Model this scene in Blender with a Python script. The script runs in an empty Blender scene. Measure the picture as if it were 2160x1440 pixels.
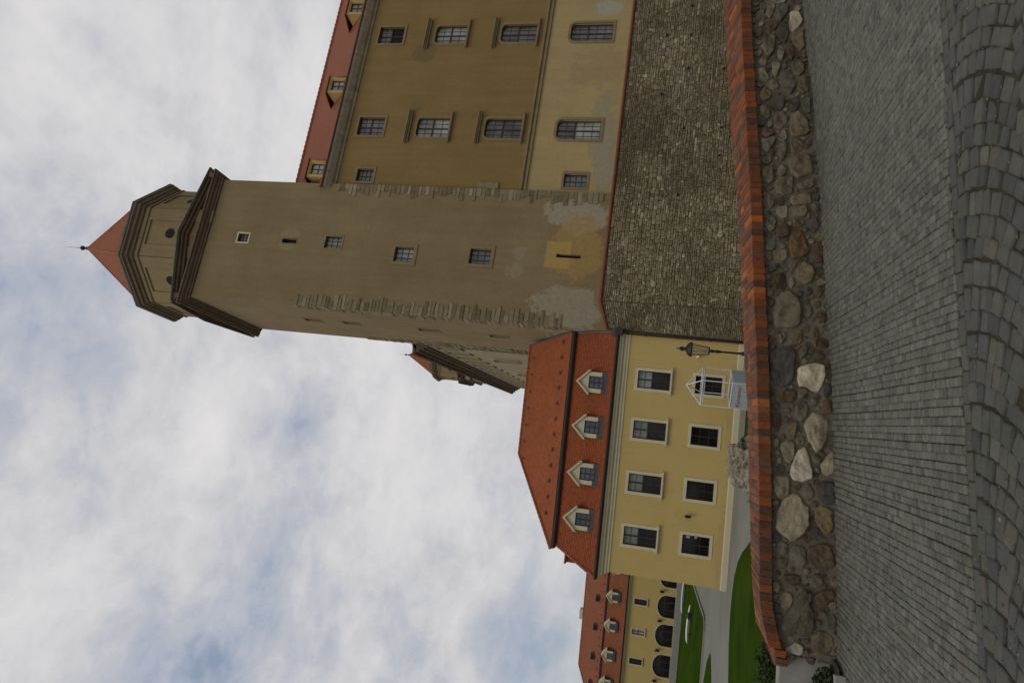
import bpy, math, random
import numpy as np
from mathutils import Vector, Matrix, noise
random.seed(7); rng=np.random.default_rng(7)
R=math.radians
scene=bpy.context.scene; col=scene.collection
# ---------------------------------------------------------------- camera (held upright subject, body turned on its side)
EYE=1.6
PITCH,ROLL=R(13.03),R(5.03)
cF=Vector((0,math.cos(PITCH),math.sin(PITCH))); cU0=Vector((0,-math.sin(PITCH),math.cos(PITCH))); cR0=Vector((1,0,0))
cU=cU0*math.cos(ROLL)-cR0*math.sin(ROLL); cR=cR0*math.cos(ROLL)+cU0*math.sin(ROLL)
cam=bpy.data.cameras.new('camera'); camo=bpy.data.objects.new('camera',cam); col.objects.link(camo)
cam.sensor_width=36; cam.lens=24; cam.clip_start=.05; cam.clip_end=3000
m3=Matrix((-cU,cR,-cF)).transposed()
camo.matrix_world=Matrix.Translation((0,0,EYE))@m3.to_4x4()
scene.camera=camo
scene.view_settings.view_transform='Standard'; scene.view_settings.look='None'
scene.view_settings.exposure=0; scene.view_settings.gamma=1
# ---------------------------------------------------------------- node helpers
class NT:
    def __init__(s,tree): s.t=tree
    def n(s,typ,**k):
        nd=s.t.nodes.new(typ)
        for a,v in k.items():
            if a.startswith('_'): setattr(nd,a[1:],v)
        return nd
    def l(s,a,b): s.t.links.new(a,b)
    def setin(s,nd,key,v):
        if v is None: return
        i=nd.inputs[key]
        if isinstance(v,bpy.types.NodeSocket): s.l(v,i)
        else:
            if isinstance(v,(tuple,list)) and len(v)==3 and i.type=='RGBA': v=(*v,1)
            i.default_value=v
    def noise(s,vec,scale,detail=4,rough=.55,dist=0,out=0):
        nd=s.n('ShaderNodeTexNoise'); s.setin(nd,'Vector',vec); s.setin(nd,'Scale',scale); s.setin(nd,'Detail',detail); s.setin(nd,'Roughness',rough); s.setin(nd,'Distortion',dist)
        return nd.outputs[out]
    def ramp(s,fac,pts,interp='LINEAR'):
        nd=s.n('ShaderNodeValToRGB'); s.l(fac,nd.inputs[0]); e=nd.color_ramp.elements; nd.color_ramp.interpolation=interp
        while len(e)<len(pts): e.new(.5)
        for k,(p,c) in enumerate(pts):
            e[k].position=p; c=(c,c,c) if isinstance(c,(int,float)) else c; e[k].color=(*c,1)
        return nd.outputs[0]
    def mix(s,f,a,b,mode='MIX'):
        nd=s.n('ShaderNodeMix',_data_type='RGBA',_blend_type=mode); s.setin(nd,0,f); s.setin(nd,6,a); s.setin(nd,7,b); return nd.outputs[2]
    def math(s,op,a,b=None,c=None,clamp=False):
        nd=s.n('ShaderNodeMath',_operation=op,_use_clamp=clamp); s.setin(nd,0,a); s.setin(nd,1,b)
        if c is not None: s.setin(nd,2,c)
        return nd.outputs[0]
    def vmath(s,op,a,b=None,sc=None):
        nd=s.n('ShaderNodeVectorMath',_operation=op); s.setin(nd,0,a)
        if b is not None: s.setin(nd,1,b)
        if sc is not None: s.setin(nd,'Scale',sc)
        return nd.outputs['Value'] if op in('DOT_PRODUCT','LENGTH','DISTANCE') else nd.outputs[0]
    def bump(s,h,strength=.5,dist=.02,normal=None):
        nd=s.n('ShaderNodeBump'); s.setin(nd,'Height',h); s.setin(nd,'Strength',strength); s.setin(nd,'Distance',dist); s.setin(nd,'Normal',normal); return nd.outputs[0]
    def map(s,vec,scale=(1,1,1),loc=(0,0,0),rot=(0,0,0)):
        nd=s.n('ShaderNodeMapping'); s.l(vec,nd.inputs[0]); nd.inputs['Scale'].default_value=scale; nd.inputs['Location'].default_value=loc; nd.inputs['Rotation'].default_value=rot; return nd.outputs[0]
    def coord(s,k='Object'): return s.n('ShaderNodeTexCoord').outputs[k]
    def island(s): return s.n('ShaderNodeNewGeometry').outputs['Random Per Island']
    def sep(s,v): nd=s.n('ShaderNodeSeparateXYZ'); s.l(v,nd.inputs[0]); return nd.outputs
    def comb(s,x,y,z=0.): nd=s.n('ShaderNodeCombineXYZ'); s.setin(nd,0,x); s.setin(nd,1,y); s.setin(nd,2,z); return nd.outputs[0]
def mat(name,rough=.85,spec=.3):
    m=bpy.data.materials.new(name); m.use_nodes=True; t=NT(m.node_tree); b=m.node_tree.nodes['Principled BSDF']
    b.inputs['Roughness'].default_value=rough; b.inputs['Specular IOR Level'].default_value=spec
    t.b=b; t.m=m; return t
def fin(t,color=None,normal=None,rough=None):
    t.setin(t.b,'Base Color',color)
    if normal is not None: t.l(normal,t.b.inputs['Normal'])
    if rough is not None: t.setin(t.b,'Roughness',rough)
    return t.m
# ---------------------------------------------------------------- world: Nishita sky behind a broken layer of cloud
SUN_EL,SUN_AZ=R(52),R(205)      # azimuth clockwise from +Y: behind the camera, to its left
w=bpy.data.worlds.new('World'); scene.world=w; w.use_nodes=True
W=NT(w.node_tree); w.node_tree.nodes.clear()
sky=W.n('ShaderNodeTexSky',_sky_type='NISHITA',_sun_disc=False,_sun_elevation=SUN_EL,_sun_rotation=SUN_AZ)
bgs=W.n('ShaderNodeBackground'); W.l(sky.outputs[0],bgs.inputs[0]); bgs.inputs[1].default_value=.10
d=W.coord('Generated'); dn=W.vmath('NORMALIZE',d); sx=W.sep(dn)
zz=W.math('ADD',W.math('MAXIMUM',sx[2],0.0),.22)
flat=W.map(dn,(1.,1.,1.7),rot=(0.25,0.35,0.))      # cloud banks drawn out low in the sky
warp=W.vmath('SCALE',W.noise(flat,3.,3,.5,out=1),sc=.16)
fw=W.vmath('ADD',flat,warp)
big=W.noise(fw,3.1,6,.52); fine=W.noise(fw,9.5,9,.6,.15)
wisp=W.noise(W.vmath('ADD',W.map(dn,(1.,1.,1.25)),W.vmath('SCALE',W.noise(dn,8.,4,.6,out=1),sc=.07)),19.,10,.62)
dens=W.math('ADD',W.math('ADD',W.math('MULTIPLY',big,.42),W.math('MULTIPLY',fine,.36)),W.math('MULTIPLY',wisp,.22)); dens=W.math('ADD',W.math('MULTIPLY',W.math('SUBTRACT',dens,.5),1.2),.505)
def blob(v,r,amt):
    dd=W.vmath('DISTANCE',dn,v); f=W.math('SUBTRACT',1.,W.math('DIVIDE',dd,r),clamp=True)
    f=W.math('MULTIPLY',f,f); return W.math('MULTIPLY',f,amt)
for v,r,a in [((-.367,.756,.541),.17,-.16),((-.427,.742,.517),.17,-.2),((-.45,.70,.55),.2,-.08),((-.008,.685,.729),.3,-.06),((-.152,.664,.732),.3,-.07),
              ((-.144,.862,.486),.14,-.16),((-.239,.844,.48),.13,-.13),((.254,.77,.586),.3,.13),((.383,.801,.46),.3,.06),((.238,.645,.726),.4,.04),((-.149,.793,.591),.14,.12),
              ((-.3,.70,.65),.18,.10),((-.229,.931,.285),.4,.14),((-.421,.898,.125),.28,-.2),((-.315,.81,.494),.1,-.06),((-.06,.93,.40),.12,-.05)]:
    dens=W.math('ADD',dens,blob(v,r,a))
ccol=W.ramp(dens,[(.24,(.29,.36,.47)),(.34,(.40,.44,.525)),(.425,(.495,.51,.565)),(.50,(.59,.59,.615)),(.60,(.68,.67,.68)),(.80,(.80,.78,.77))])
low=W.ramp(sx[2],[(.0,1.),(.22,0.)]); ccol=W.mix(W.math('MULTIPLY',low,.35),ccol,(.48,.54,.53))
bgc=W.n('ShaderNodeBackground'); W.l(ccol,bgc.inputs[0]); bgc.inputs[1].default_value=1.
cov=W.ramp(dens,[(.15,.7),(.35,1.)])
ms=W.n('ShaderNodeMixShader'); W.l(cov,ms.inputs[0]); W.l(bgs.outputs[0],ms.inputs[1]); W.l(bgc.outputs[0],ms.inputs[2])
wo=W.n('ShaderNodeOutputWorld'); W.l(ms.outputs[0],wo.inputs[0])
# ---------------------------------------------------------------- sun through thin cloud
sl=bpy.data.lights.new('sun','SUN'); sl.energy=.8; sl.angle=R(22); sl.color=(1,.95,.86)
so=bpy.data.objects.new('sun',sl); col.objects.link(so)
tosun=Vector((math.sin(SUN_AZ)*math.cos(SUN_EL),math.cos(SUN_AZ)*math.cos(SUN_EL),math.sin(SUN_EL)))
so.rotation_euler=tosun.to_track_quat('Z','Y').to_euler(); so.location=(-5,-15,30)
# ---------------------------------------------------------------- mesh builder
class MB:
    def __init__(s): s.v=[]; s.f=[]; s.m=[]; s.c=[]
    def add(s,vs,fs,m=0,c=None):
        o=len(s.v); s.v+= [tuple(p) for p in vs]
        for f in fs: s.f.append([i+o for i in f]); s.m.append(m); s.c.append(c)
    def quad(s,a,b,c,d,m=0,col=None): s.add([a,b,c,d],[(0,1,2,3)],m,col)
    def poly(s,ps,m=0): s.add(ps,[tuple(range(len(ps)))],m)
    def box(s,x0,x1,y0,y1,z0,z1,m=0,ch=0,xf=None,c=None):
        if ch:
            vs=[(x0,y0,z0),(x1,y0,z0),(x1,y1,z0),(x0,y1,z0),(x0,y0,z1-ch),(x1,y0,z1-ch),(x1,y1,z1-ch),(x0,y1,z1-ch),(x0+ch,y0+ch,z1),(x1-ch,y0+ch,z1),(x1-ch,y1-ch,z1),(x0+ch,y1-ch,z1)]
            fs=[(0,3,2,1),(0,1,5,4),(1,2,6,5),(2,3,7,6),(3,0,4,7),(4,5,9,8),(5,6,10,9),(6,7,11,10),(7,4,8,11),(8,9,10,11)]
        else:
            vs=[(x0,y0,z0),(x1,y0,z0),(x1,y1,z0),(x0,y1,z0),(x0,y0,z1),(x1,y0,z1),(x1,y1,z1),(x0,y1,z1)]
            fs=[(0,3,2,1),(0,1,5,4),(1,2,6,5),(2,3,7,6),(3,0,4,7),(4,5,6,7)]
        if xf: vs=[xf(Vector(p)) for p in vs]
        s.add(vs,fs,m,c)
    def prism(s,plan,z0,z1,m=0,cap=True):          # CCW plan
        n=len(plan); vs=[(x,y,z0) for x,y in plan]+[(x,y,z1) for x,y in plan]
        fs=[(i,(i+1)%n,n+(i+1)%n,n+i) for i in range(n)]
        if cap: fs+=[tuple(range(n-1,-1,-1)),tuple(range(n,2*n))]
        s.add(vs,fs,m)
    def extr(s,pts,y0,y1,m=0,swap=False):            # polygon in x,z (CCW seen from -y) thickened along y
        n=len(pts); g=(lambda x,y,z:(y,x,z)) if swap else (lambda x,y,z:(x,y,z))
        vs=[g(x,y0,z) for x,z in pts]+[g(x,y1,z) for x,z in pts]
        fs=[tuple(range(n)),tuple(range(2*n-1,n-1,-1))]+[(i,n+i,n+(i+1)%n,(i+1)%n) for i in range(n)]
        s.add(vs,fs,m)
    def tube(s,a,b,r,r2=None,n=8,m=0,caps=True):
        a=Vector(a); b=Vector(b); r2=r if r2 is None else r2; dd=(b-a).normalized(); u=dd.orthogonal().normalized(); v=dd.cross(u)
        vs=[]
        for p,rr in((a,r),(b,r2)):
            for k in range(n):
                t=2*math.pi*k/n; vs.append(p+(u*math.cos(t)+v*math.sin(t))*rr)
        fs=[(k,(k+1)%n,n+(k+1)%n,n+k) for k in range(n)]
        if caps: fs+=[tuple(range(n-1,-1,-1)),tuple(range(n,2*n))]
        s.add(vs,fs,m)
    def lathe(s,prof,n=16,m=0,c=(0,0),z=0):           # (r,z) bottom to top
        vs=[]
        for r,h in prof:
            for k in range(n):
                t=2*math.pi*k/n; vs.append((c[0]+r*math.cos(t),c[1]+r*math.sin(t),z+h))
        fs=[(j*n+k,j*n+(k+1)%n,(j+1)*n+(k+1)%n,(j+1)*n+k) for j in range(len(prof)-1) for k in range(n)]
        fs.append(tuple(range(n-1,-1,-1))); L=(len(prof)-1)*n; fs.append(tuple(range(L,L+n)))
        s.add(vs,fs,m)
    def sweep(s,path,prof,closed=False,m=0,zs=None):   # outward is to the right of travel
        n=len(path); P=[Vector((p[0],p[1])) for p in path]; off=[]
        for i in range(n):
            ns=[]
            if closed or i>0: dd=(P[i]-P[i-1]).normalized(); ns.append(Vector((dd.y,-dd.x)))
            if closed or i<n-1: dd=(P[(i+1)%n]-P[i]).normalized(); ns.append(Vector((dd.y,-dd.x)))
            off.append(ns[0] if len(ns)==1 else (ns[0]+ns[1])/(1+ns[0].dot(ns[1])))
        k=len(prof); vs=[]
        for i in range(n):
            zo=zs[i] if zs else 0
            for o,z in prof: q=P[i]+off[i]*o; vs.append((q.x,q.y,z+zo))
        fs=[]
        for i in range(n if closed else n-1):
            j=(i+1)%n
            for a in range(k-1): fs.append((i*k+a,j*k+a,j*k+a+1,i*k+a+1))
        if not closed: fs.append(tuple(range(k))); fs.append(tuple(range((n-1)*k+k-1,(n-1)*k-1,-1)))
        s.add(vs,fs,m)
    def build(s,name,mats,parent=None,smooth=False,loc=None,colors=False,uv=True):
        me=bpy.data.meshes.new(name); me.from_pydata(s.v,[],s.f); me.validate(clean_customdata=False)
        for mm in (mats if isinstance(mats,(list,tuple)) else [mats]): me.materials.append(mm)
        if len(me.polygons)==len(s.f):
            me.polygons.foreach_set('material_index',s.m)
            if colors:
                ca=me.color_attributes.new('Col','FLOAT_COLOR','CORNER'); arr=[]
                for p,c in zip(me.polygons,s.c):
                    for _ in range(p.loop_total): arr+=[*(c or (.2,.2,.2)),1.]
                ca.data.foreach_set('color',arr)
        if smooth: me.polygons.foreach_set('use_smooth',[True]*len(me.polygons))
        if uv and len(me.polygons)<30000:
            ul=me.uv_layers.new(name='UVMap'); arr=[0.]*(2*len(me.loops))
            for p in me.polygons:
                nn=p.normal
                if abs(nn.z)>.97: t=Vector((1,0,0)); b=Vector((0,1,0))
                else: t=Vector((-nn.y,nn.x,0)).normalized(); b=nn.cross(t)
                for li in p.loop_indices:
                    c=me.vertices[me.loops[li].vertex_index].co; arr[2*li]=c.dot(t); arr[2*li+1]=c.dot(b)
            ul.data.foreach_set('uv',arr)
        me.update()
        o=bpy.data.objects.new(name,me); col.objects.link(o)
        if parent is not None: o.parent=parent
        if loc is not None: o.location=loc
        return o
def tag(o,label=None,cat=None,group=None,kind=None):
    for k,v in(('label',label),('category',cat),('group',group),('kind',kind)):
        if v: o[k]=v
    return o
def thing(name,label,cat,loc=(0,0,0),rz=0,group=None):
    o=bpy.data.objects.new(name,None); col.objects.link(o); o.location=loc; o.rotation_euler=(0,0,rz); o.empty_display_size=.3
    return tag(o,label,cat,group)
def az2rz(a): return R(90-a)
def dup(o,parent=None,**k):
    c=o.copy(); col.objects.link(c)
    if parent is not None: c.parent=parent
    for a,v in k.items(): setattr(c,a,v)
    for ch in [q for q in bpy.data.objects if q.parent==o]:
        e=ch.copy(); col.objects.link(e); e.parent=c
        for g in [q for q in bpy.data.objects if q.parent==ch]:
            h=g.copy(); col.objects.link(h); h.parent=e
    return c
# ---------------------------------------------------------------- materials
def plaster(name,base,var=.25,sc=.35,grain=60,blobs=(),streak=.25,rough=.93,bumpd=.01,ga=.6):
    t=mat(name,rough,.15); co=t.coord(); 
    n1=t.noise(co,sc,6,.65,.3); n2=t.noise(co,grain,3,.7); n3=t.noise(t.map(co,(1.6,1.6,.12)),1.3,5,.7)
    c=t.ramp(n1,[(.25,tuple(x*(1-var) for x in base)),(.5,base),(.78,tuple(min(1,x*(1+var)) for x in base))])
    c=t.mix(streak,c,t.ramp(n3,[(.3,tuple(x*.62 for x in base)),(.6,tuple(x*1.15 for x in base))]))
    c=t.mix(ga,c,t.ramp(n2,[(.3,.68),(.7,1.25)]),'MULTIPLY'); c=t.mix(ga*.85,c,t.ramp(t.noise(co,5.5,6,.75),[(.32,.78),(.68,1.16)]),'MULTIPLY')
    h=n2; s=t.sep(co); nz=t.noise(co,1.5,8,.7); nz2=t.noise(co,.45,3,.6); edge=None
    for(uc,zc,a,b,cc,amt,rag) in blobs:
        dx=t.math('DIVIDE',t.math('SUBTRACT',s[0],uc),a); dz=t.math('DIVIDE',t.math('SUBTRACT',s[2],zc),b)
        r=t.math('ADD',t.math('MULTIPLY',dx,dx),t.math('MULTIPLY',dz,dz))
        if rag<.1: r=t.math('MAXIMUM',t.math('ABSOLUTE',dx),t.math('ABSOLUTE',dz))
        q=t.math('ADD',r,t.math('MULTIPLY',t.math('SUBTRACT',t.math('ADD',nz,nz2),1.0),rag*4))
        f=t.ramp(q,[(.86,amt),(1.0,0.)])
        nn=t.noise(co,4,5,.7); c=t.mix(f,c,t.ramp(nn,[(.3,tuple(x*.78 for x in cc)),(.7,tuple(x*1.15 for x in cc))]))
    return fin(t,c,t.bump(h,.45,bumpd))
M={}
M['tower']=plaster('tower_plaster',(.222,.163,.084),.22,.25,45,blobs=[
    (7.4,7.6,1.5,2.0,(.31,.275,.195),.8,.9),(5.2,7.6,2.0,1.9,(.33,.215,.07),.7,.6),(4.6,8.75,.95,.82,(.36,.25,.08),.9,.02),
    (1.2,7.6,1.5,2.1,(.285,.25,.175),.8,.9),(3.3,11.4,.5,.6,(.28,.25,.18),.4,1.1),(4.6,11.3,.45,.5,(.28,.25,.18),.35,1.1),(4.95,27.1,.38,.75,(.27,.22,.11),.45,1.),(4.1,27.2,.32,.6,(.27,.22,.11),.4,1.)])
M['tower_side']=M['tower']
M['wing_hi']=plaster('upper_wing_plaster',(.222,.148,.055),.16,.3,40,blobs=[(10.7,20.3,.8,.9,(.12,.10,.055),.5,.6),(6.3,20.0,.6,.6,(.15,.12,.06),.3,.6)],streak=.3)
M['wing_lo']=plaster('lower_wing_plaster',(.36,.27,.125),.16,.35,30,blobs=[(4.6,6.9,3.0,1.0,(.26,.235,.16),.6,1.1),(9.5,7.6,1.8,1.8,(.25,.20,.11),.45,1.1),(2.0,6.6,2,.7,(.27,.25,.18),.7,.6),(14.2,7.6,.7,1.0,(.33,.32,.26),.8,.6)],streak=.2)
M['rear']=plaster('rear_wing_plaster',(.30,.25,.155),.15,.3,30)
M['yellow']=plaster('yellow_render',(.45,.33,.125),.06,.5,70,streak=.07,bumpd=.004,ga=.15,blobs=[(-11.5,-2.1,3.,.35,(.36,.27,.12),.5,1.2),(-4,-2.1,4.,.3,(.36,.27,.12),.5,1.2),(-9.9,.2,.35,.5,(.40,.29,.11),.35,1.),(-2.6,1.0,.5,.35,(.40,.29,.10),.3,1.),(-8.4,1.0,.45,.4,(.40,.29,.10),.3,1.)])
M['yellow2']=plaster('far_yellow_render',(.44,.33,.125),.05,.4,60,streak=.05,bumpd=.004,ga=.15)
M['cream']=plaster('cream_trim',(.50,.45,.30),.08,.8,50,streak=.15,bumpd=.003,ga=.2)
M['sand']=plaster('sandstone_trim',(.215,.165,.09),.18,.9,40,streak=.3)
M['cornstone']=plaster('dark_cornice_stone',(.135,.095,.062),.3,1.2,30,streak=.4)
M['eavestone']=plaster('weathered_eaves_band',(.255,.205,.14),.4,1.6,20,streak=.8)
M['ochretrim']=plaster('ochre_dormer_render',(.42,.30,.12),.12,.8,40)
def solid(name,c,rough=.6,metal=0,var=.15,sc=6,spec=.4,bmp=.0):
    t=mat(name,rough,spec); co=t.coord(); n=t.noise(co,sc,5,.6)
    t.b.inputs['Metallic'].default_value=metal
    cc=t.ramp(n,[(.3,tuple(x*(1-var) for x in c)),(.7,tuple(min(1,x*(1+var)) for x in c))])
    return fin(t,cc,t.bump(t.noise(co,sc*6,3),.3,bmp) if bmp else None)
M['iron']=solid('black_iron',(.018,.017,.018),.45,.3)
M['gutter']=solid('dark_gutter_metal',(.03,.028,.028),.5,.4)
M['pipe']=solid('brown_downpipe',(.045,.02,.014),.5,.2)
M['verdigris']=solid('dark_verdigris_copper',(.05,.075,.07),.6,.2,.4)
M['wood']=solid('dark_window_wood',(.04,.018,.012),.6)
M['woodblack']=solid('black_window_frame',(.026,.015,.012),.55)
M['white']=solid('white_paint',(.56,.58,.56),.45,0,.06)
M['panel']=solid('light_grey_panel',(.30,.335,.34),.5,0,.05)
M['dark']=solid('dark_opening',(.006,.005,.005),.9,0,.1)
M['slate_panel']=solid('dark_grey_flashing',(.06,.06,.065),.5,.2)
M['concrete']=solid('grey_concrete',(.24,.235,.21),.9,0,.15,5,.2,.004)
M['maroon']=solid('maroon_lettering',(.20,.035,.06),.6)
M['rust_tile']=solid('red_clay_ledge',(.16,.052,.026),.85,0,.3,8,.2,.004)
def glass(name,c,rough=.08,var=.5,sc=1.1):
    t=mat(name,rough,.5); oi=t.n('ShaderNodeObjectInfo').outputs['Random']; co=t.vmath('ADD',t.coord(),t.comb(t.math('MULTIPLY',oi,37.),0.,t.math('MULTIPLY',oi,91.))); n=t.noise(t.map(co,(1,1,.5)),sc,3,.6); n2=t.noise(t.map(co,(9,1,.3)),2.5,2)
    cc=t.ramp(n,[(.35,tuple(x*(1-var) for x in c)),(.65,tuple(x*(1+var) for x in c))])
    cc=t.mix(.4,cc,t.ramp(n2,[(.3,.6),(.7,1.25)]),'MULTIPLY'); cc=t.mix(1.,cc,t.ramp(oi,[(0.,.62),(1.,1.3)]),'MULTIPLY')
    return fin(t,cc,t.bump(t.noise(co,.9,2),.15,.01))
M['g_curtain']=glass('curtained_glass',(.23,.235,.21)); M['g_mid']=glass('grey_window_glass',(.085,.088,.085)); M['g_dark']=glass('dark_window_glass',(.012,.011,.010),.08); M['g_dark'].node_tree.nodes['Principled BSDF'].inputs['Specular IOR Level'].default_value=.22
M['g_blind']=glass('blinded_glass',(.19,.20,.175),.12,.25); M['g_blue']=glass('dormer_glass',(.055,.065,.09),.05,.3)
# clay tiles
def tiles(name,base,w=.18,h=.16,bs=.6,var=.28):
    t=mat(name,.8,.25); uv=t.coord('UV'); br=t.n('ShaderNodeTexBrick'); t.l(uv,br.inputs['Vector']); br.offset=.5
    for k,v in(('Scale',1.),('Mortar Size',.012),('Mortar Smooth',.6),('Bias',0.),('Brick Width',w),('Row Height',h)): br.inputs[k].default_value=v
    br.inputs['Color1'].default_value=(*[x*(1-var) for x in base],1); br.inputs['Color2'].default_value=(*[min(1,x*(1+var)) for x in base],1); br.inputs['Mortar'].default_value=(*[x*.35 for x in base],1)
    c=t.mix(.35,br.outputs[0],t.ramp(t.noise(t.coord(),.5,5,.7),[(.3,.7),(.7,1.2)]),'MULTIPLY')
    s=t.sep(uv); saw=t.math('FRACT',t.math('DIVIDE',s[1],h)); hh=t.math('SUBTRACT',t.math('MULTIPLY',t.math('SUBTRACT',1.,saw),1.),t.math('MULTIPLY',br.outputs['Fac'],.6))
    return fin(t,c,t.bump(hh,bs,.03))
M['tile_lo']=tiles('mansard_clay_tiles',(.235,.057,.015),.17,.11,.8,.16); M['tile_hi']=tiles('upper_clay_tiles',(.265,.068,.018),.2,.15,.45,.14)
M['tile_far']=tiles('far_clay_tiles',(.20,.062,.024),.3,.22,.3,.12); M['tile_castle']=tiles('castle_clay_tiles',(.215,.062,.020),.2,.17,.4,.12)
M['tile_spire']=tiles('spire_clay_tiles',(.22,.066,.022),.22,.2,.35,.1)
M['ridge']=solid('ridge_tile_clay',(.23,.07,.032),.8,0,.3,4)
# rubble masonry
def rubble(name,sx_=3.3,sz=6.2,tone=.86):
    t=mat(name,.95,.1); uv=t.coord('UV'); wv=t.vmath('ADD',uv,t.vmath('SCALE',t.vmath('SUBTRACT',t.noise(uv,1.1,3,.6,out=1),(.5,.5,.5)),sc=.16))
    def vor(a,b):
        v=t.map(wv,(a,b,1)); va=t.n('ShaderNodeTexVoronoi',_voronoi_dimensions='2D',_feature='F1'); ve=t.n('ShaderNodeTexVoronoi',_voronoi_dimensions='2D',_feature='DISTANCE_TO_EDGE')
        for q in (va,ve): t.l(v,q.inputs['Vector']); q.inputs['Scale'].default_value=1; q.inputs['Randomness'].default_value=.95
        return t.sep(va.outputs['Color']),ve.outputs[0]
    c1,e1=vor(sx_,sz); c2,e2=vor(sx_*1.6,sz*1.4); pick=t.ramp(t.noise(uv,.7,4,.7),[(.53,0.),(.56,1.)])
    mixv=lambda a,b:t.mix(pick,a,b)
    k=tone; rp=[(0,(.15*k,.122*k,.074*k)),(.4,(.205*k,.172*k,.108*k)),(.75,(.245*k,.208*k,.132*k)),(.92,(.215*k,.19*k,.137*k)),(1,(.31*k,.275*k,.19*k))]
    c=mixv(t.ramp(c1[0],rp),t.ramp(c2[0],rp))
    c=t.mix(.45,c,t.ramp(t.noise(t.coord(),8,6,.78),[(.25,.6),(.75,1.35)]),'MULTIPLY')
    c=t.mix(.9,c,t.ramp(t.noise(t.coord(),.13,6,.72),[(.38,(.55,.50,.46)),(.58,(1.12,1.1,1.05))]),'MULTIPLY')
    ed=mixv(e1,e2); e=t.ramp(t.math('ADD',ed,t.math('MULTIPLY',t.math('SUBTRACT',t.noise(uv,9,3,.6),.5),.06)),[(.01,0.),(.085,1.)])
    c=t.mix(e,t.ramp(t.noise(uv,1.6,4),[(.42,(.035,.028,.017)),(.66,(.12,.10,.064))]),c)
    h=t.math('ADD',t.math('MULTIPLY',t.ramp(ed,[(0,0.),(.25,1.)],'EASE'),1.),t.math('MULTIPLY',t.noise(uv,16,5,.75),.6))
    return fin(t,c,t.bump(h,.9,.04))
M['rubble']=rubble('rubble_masonry'); M['rubble_flat']=rubble('flat_course_masonry',2.8,9.,tone=1.0)
def blocks():
    t=mat('rubble_stone_blocks',.94,.12); i=t.island(); co=t.coord()
    c=t.ramp(i,[(0,(.13,.105,.064)),(.3,(.19,.158,.10)),(.6,(.23,.195,.123)),(.8,(.19,.17,.125)),(.93,(.265,.23,.158)),(.985,(.38,.34,.25)),(1,(.2,.13,.08))])
    c=t.mix(.6,c,t.ramp(t.noise(co,10,6,.75),[(.28,.6),(.72,1.3)]),'MULTIPLY')
    c=t.mix(.9,c,t.ramp(t.noise(t.map(co,(1,1,1.3)),.13,6,.72),[(.38,(.60,.55,.50)),(.58,(1.12,1.1,1.05))]),'MULTIPLY')
    return fin(t,c,t.bump(t.noise(co,14,6,.75),.8,.03))
M['blocks']=blocks()
def quoin():
    t=mat('quoin_stone',.92,.15); i=t.island(); c=t.ramp(i,[(0,(.14,.107,.058)),(.35,(.19,.15,.085)),(.6,(.225,.18,.105)),(.85,(.29,.24,.15)),(1,(.16,.13,.085))])
    c=t.mix(.6,c,t.ramp(t.noise(t.coord(),3.5,5,.7),[(.3,.6),(.7,1.25)]),'MULTIPLY'); return fin(t,c,t.bump(t.noise(t.coord(),12,5,.7),.6,.03))
M['quoin']=quoin()
def brick():
    t=mat('coping_brick',.82,.3); i=t.island(); c=t.ramp(i,[(0,(.090,.036,.020)),(.2,(.165,.047,.014)),(.38,(.115,.046,.024)),(.5,(.23,.058,.013)),(.64,(.145,.050,.021)),(.74,(.24,.064,.014)),(.86,(.16,.046,.015)),(.94,(.36,.10,.018))],'CONSTANT')
    co=t.coord(); c=t.mix(.75,c,t.ramp(t.noise(co,22,6,.75),[(.3,(.5,.5,.55)),(.72,(1.3,1.25,1.2))]),'MULTIPLY')
    dirt=t.ramp(t.noise(co,5,5,.7),[(.50,0.),(.68,.6)]); up=t.sep(t.n('ShaderNodeNewGeometry').outputs['Normal'])[2]
    c=t.mix(t.math('MULTIPLY',dirt,t.math('ADD',.35,t.math('MULTIPLY',up,.65))),c,(.13,.115,.10))
    c=t.mix(1.,c,(.92,.94,.8),'MULTIPLY'); return fin(t,c,t.bump(t.noise(co,70,5,.75),.6,.008))
M['brick']=brick()
def mortar(name,base,d=.012):
    t=mat(name,.96,.1); co=t.coord(); n=t.noise(co,14,8,.75); n2=t.noise(co,2.2,5,.6)
    c=t.ramp(n2,[(.3,tuple(x*.72 for x in base)),(.7,tuple(x*1.2 for x in base))]); c=t.mix(.6,c,t.ramp(n,[(.3,.6),(.7,1.25)]),'MULTIPLY')
    return fin(t,c,t.bump(n,.8,d))
M['rmortar']=mortar('rubble_mortar',(.085,.07,.045),.02); M['mortar']=mortar('wall_mortar',(.145,.128,.092),.02); M['bmortar']=mortar('brick_joint_mortar',(.15,.125,.10),.004)
def fieldstone():
    t=mat('field_stone',.9,.2); a=t.n('ShaderNodeAttribute',_attribute_name='Col'); co=t.coord(); n=t.noise(co,7,8,.72,.4); n2=t.noise(co,46,8,.8); n3=t.noise(co,3.2,4,.6,out=1)
    c=t.mix(.85,a.outputs['Color'],t.ramp(n,[(.25,(.52,.48,.42)),(.5,(.95,.95,.95)),(.75,(1.35,1.33,1.28))]),'MULTIPLY')
    c=t.mix(.6,c,t.ramp(n2,[(.3,.5),(.7,1.35)]),'MULTIPLY'); c=t.mix(.35,c,t.ramp(t.noise(co,2.6,5,.7),[(.35,(.55,.50,.40)),(.65,(1.12,1.1,1.05))]),'MULTIPLY')
    h=t.math('ADD',n,t.math('MULTIPLY',n2,.5)); return fin(t,c,t.bump(h,1.,.045))
M['stone']=fieldstone()
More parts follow.
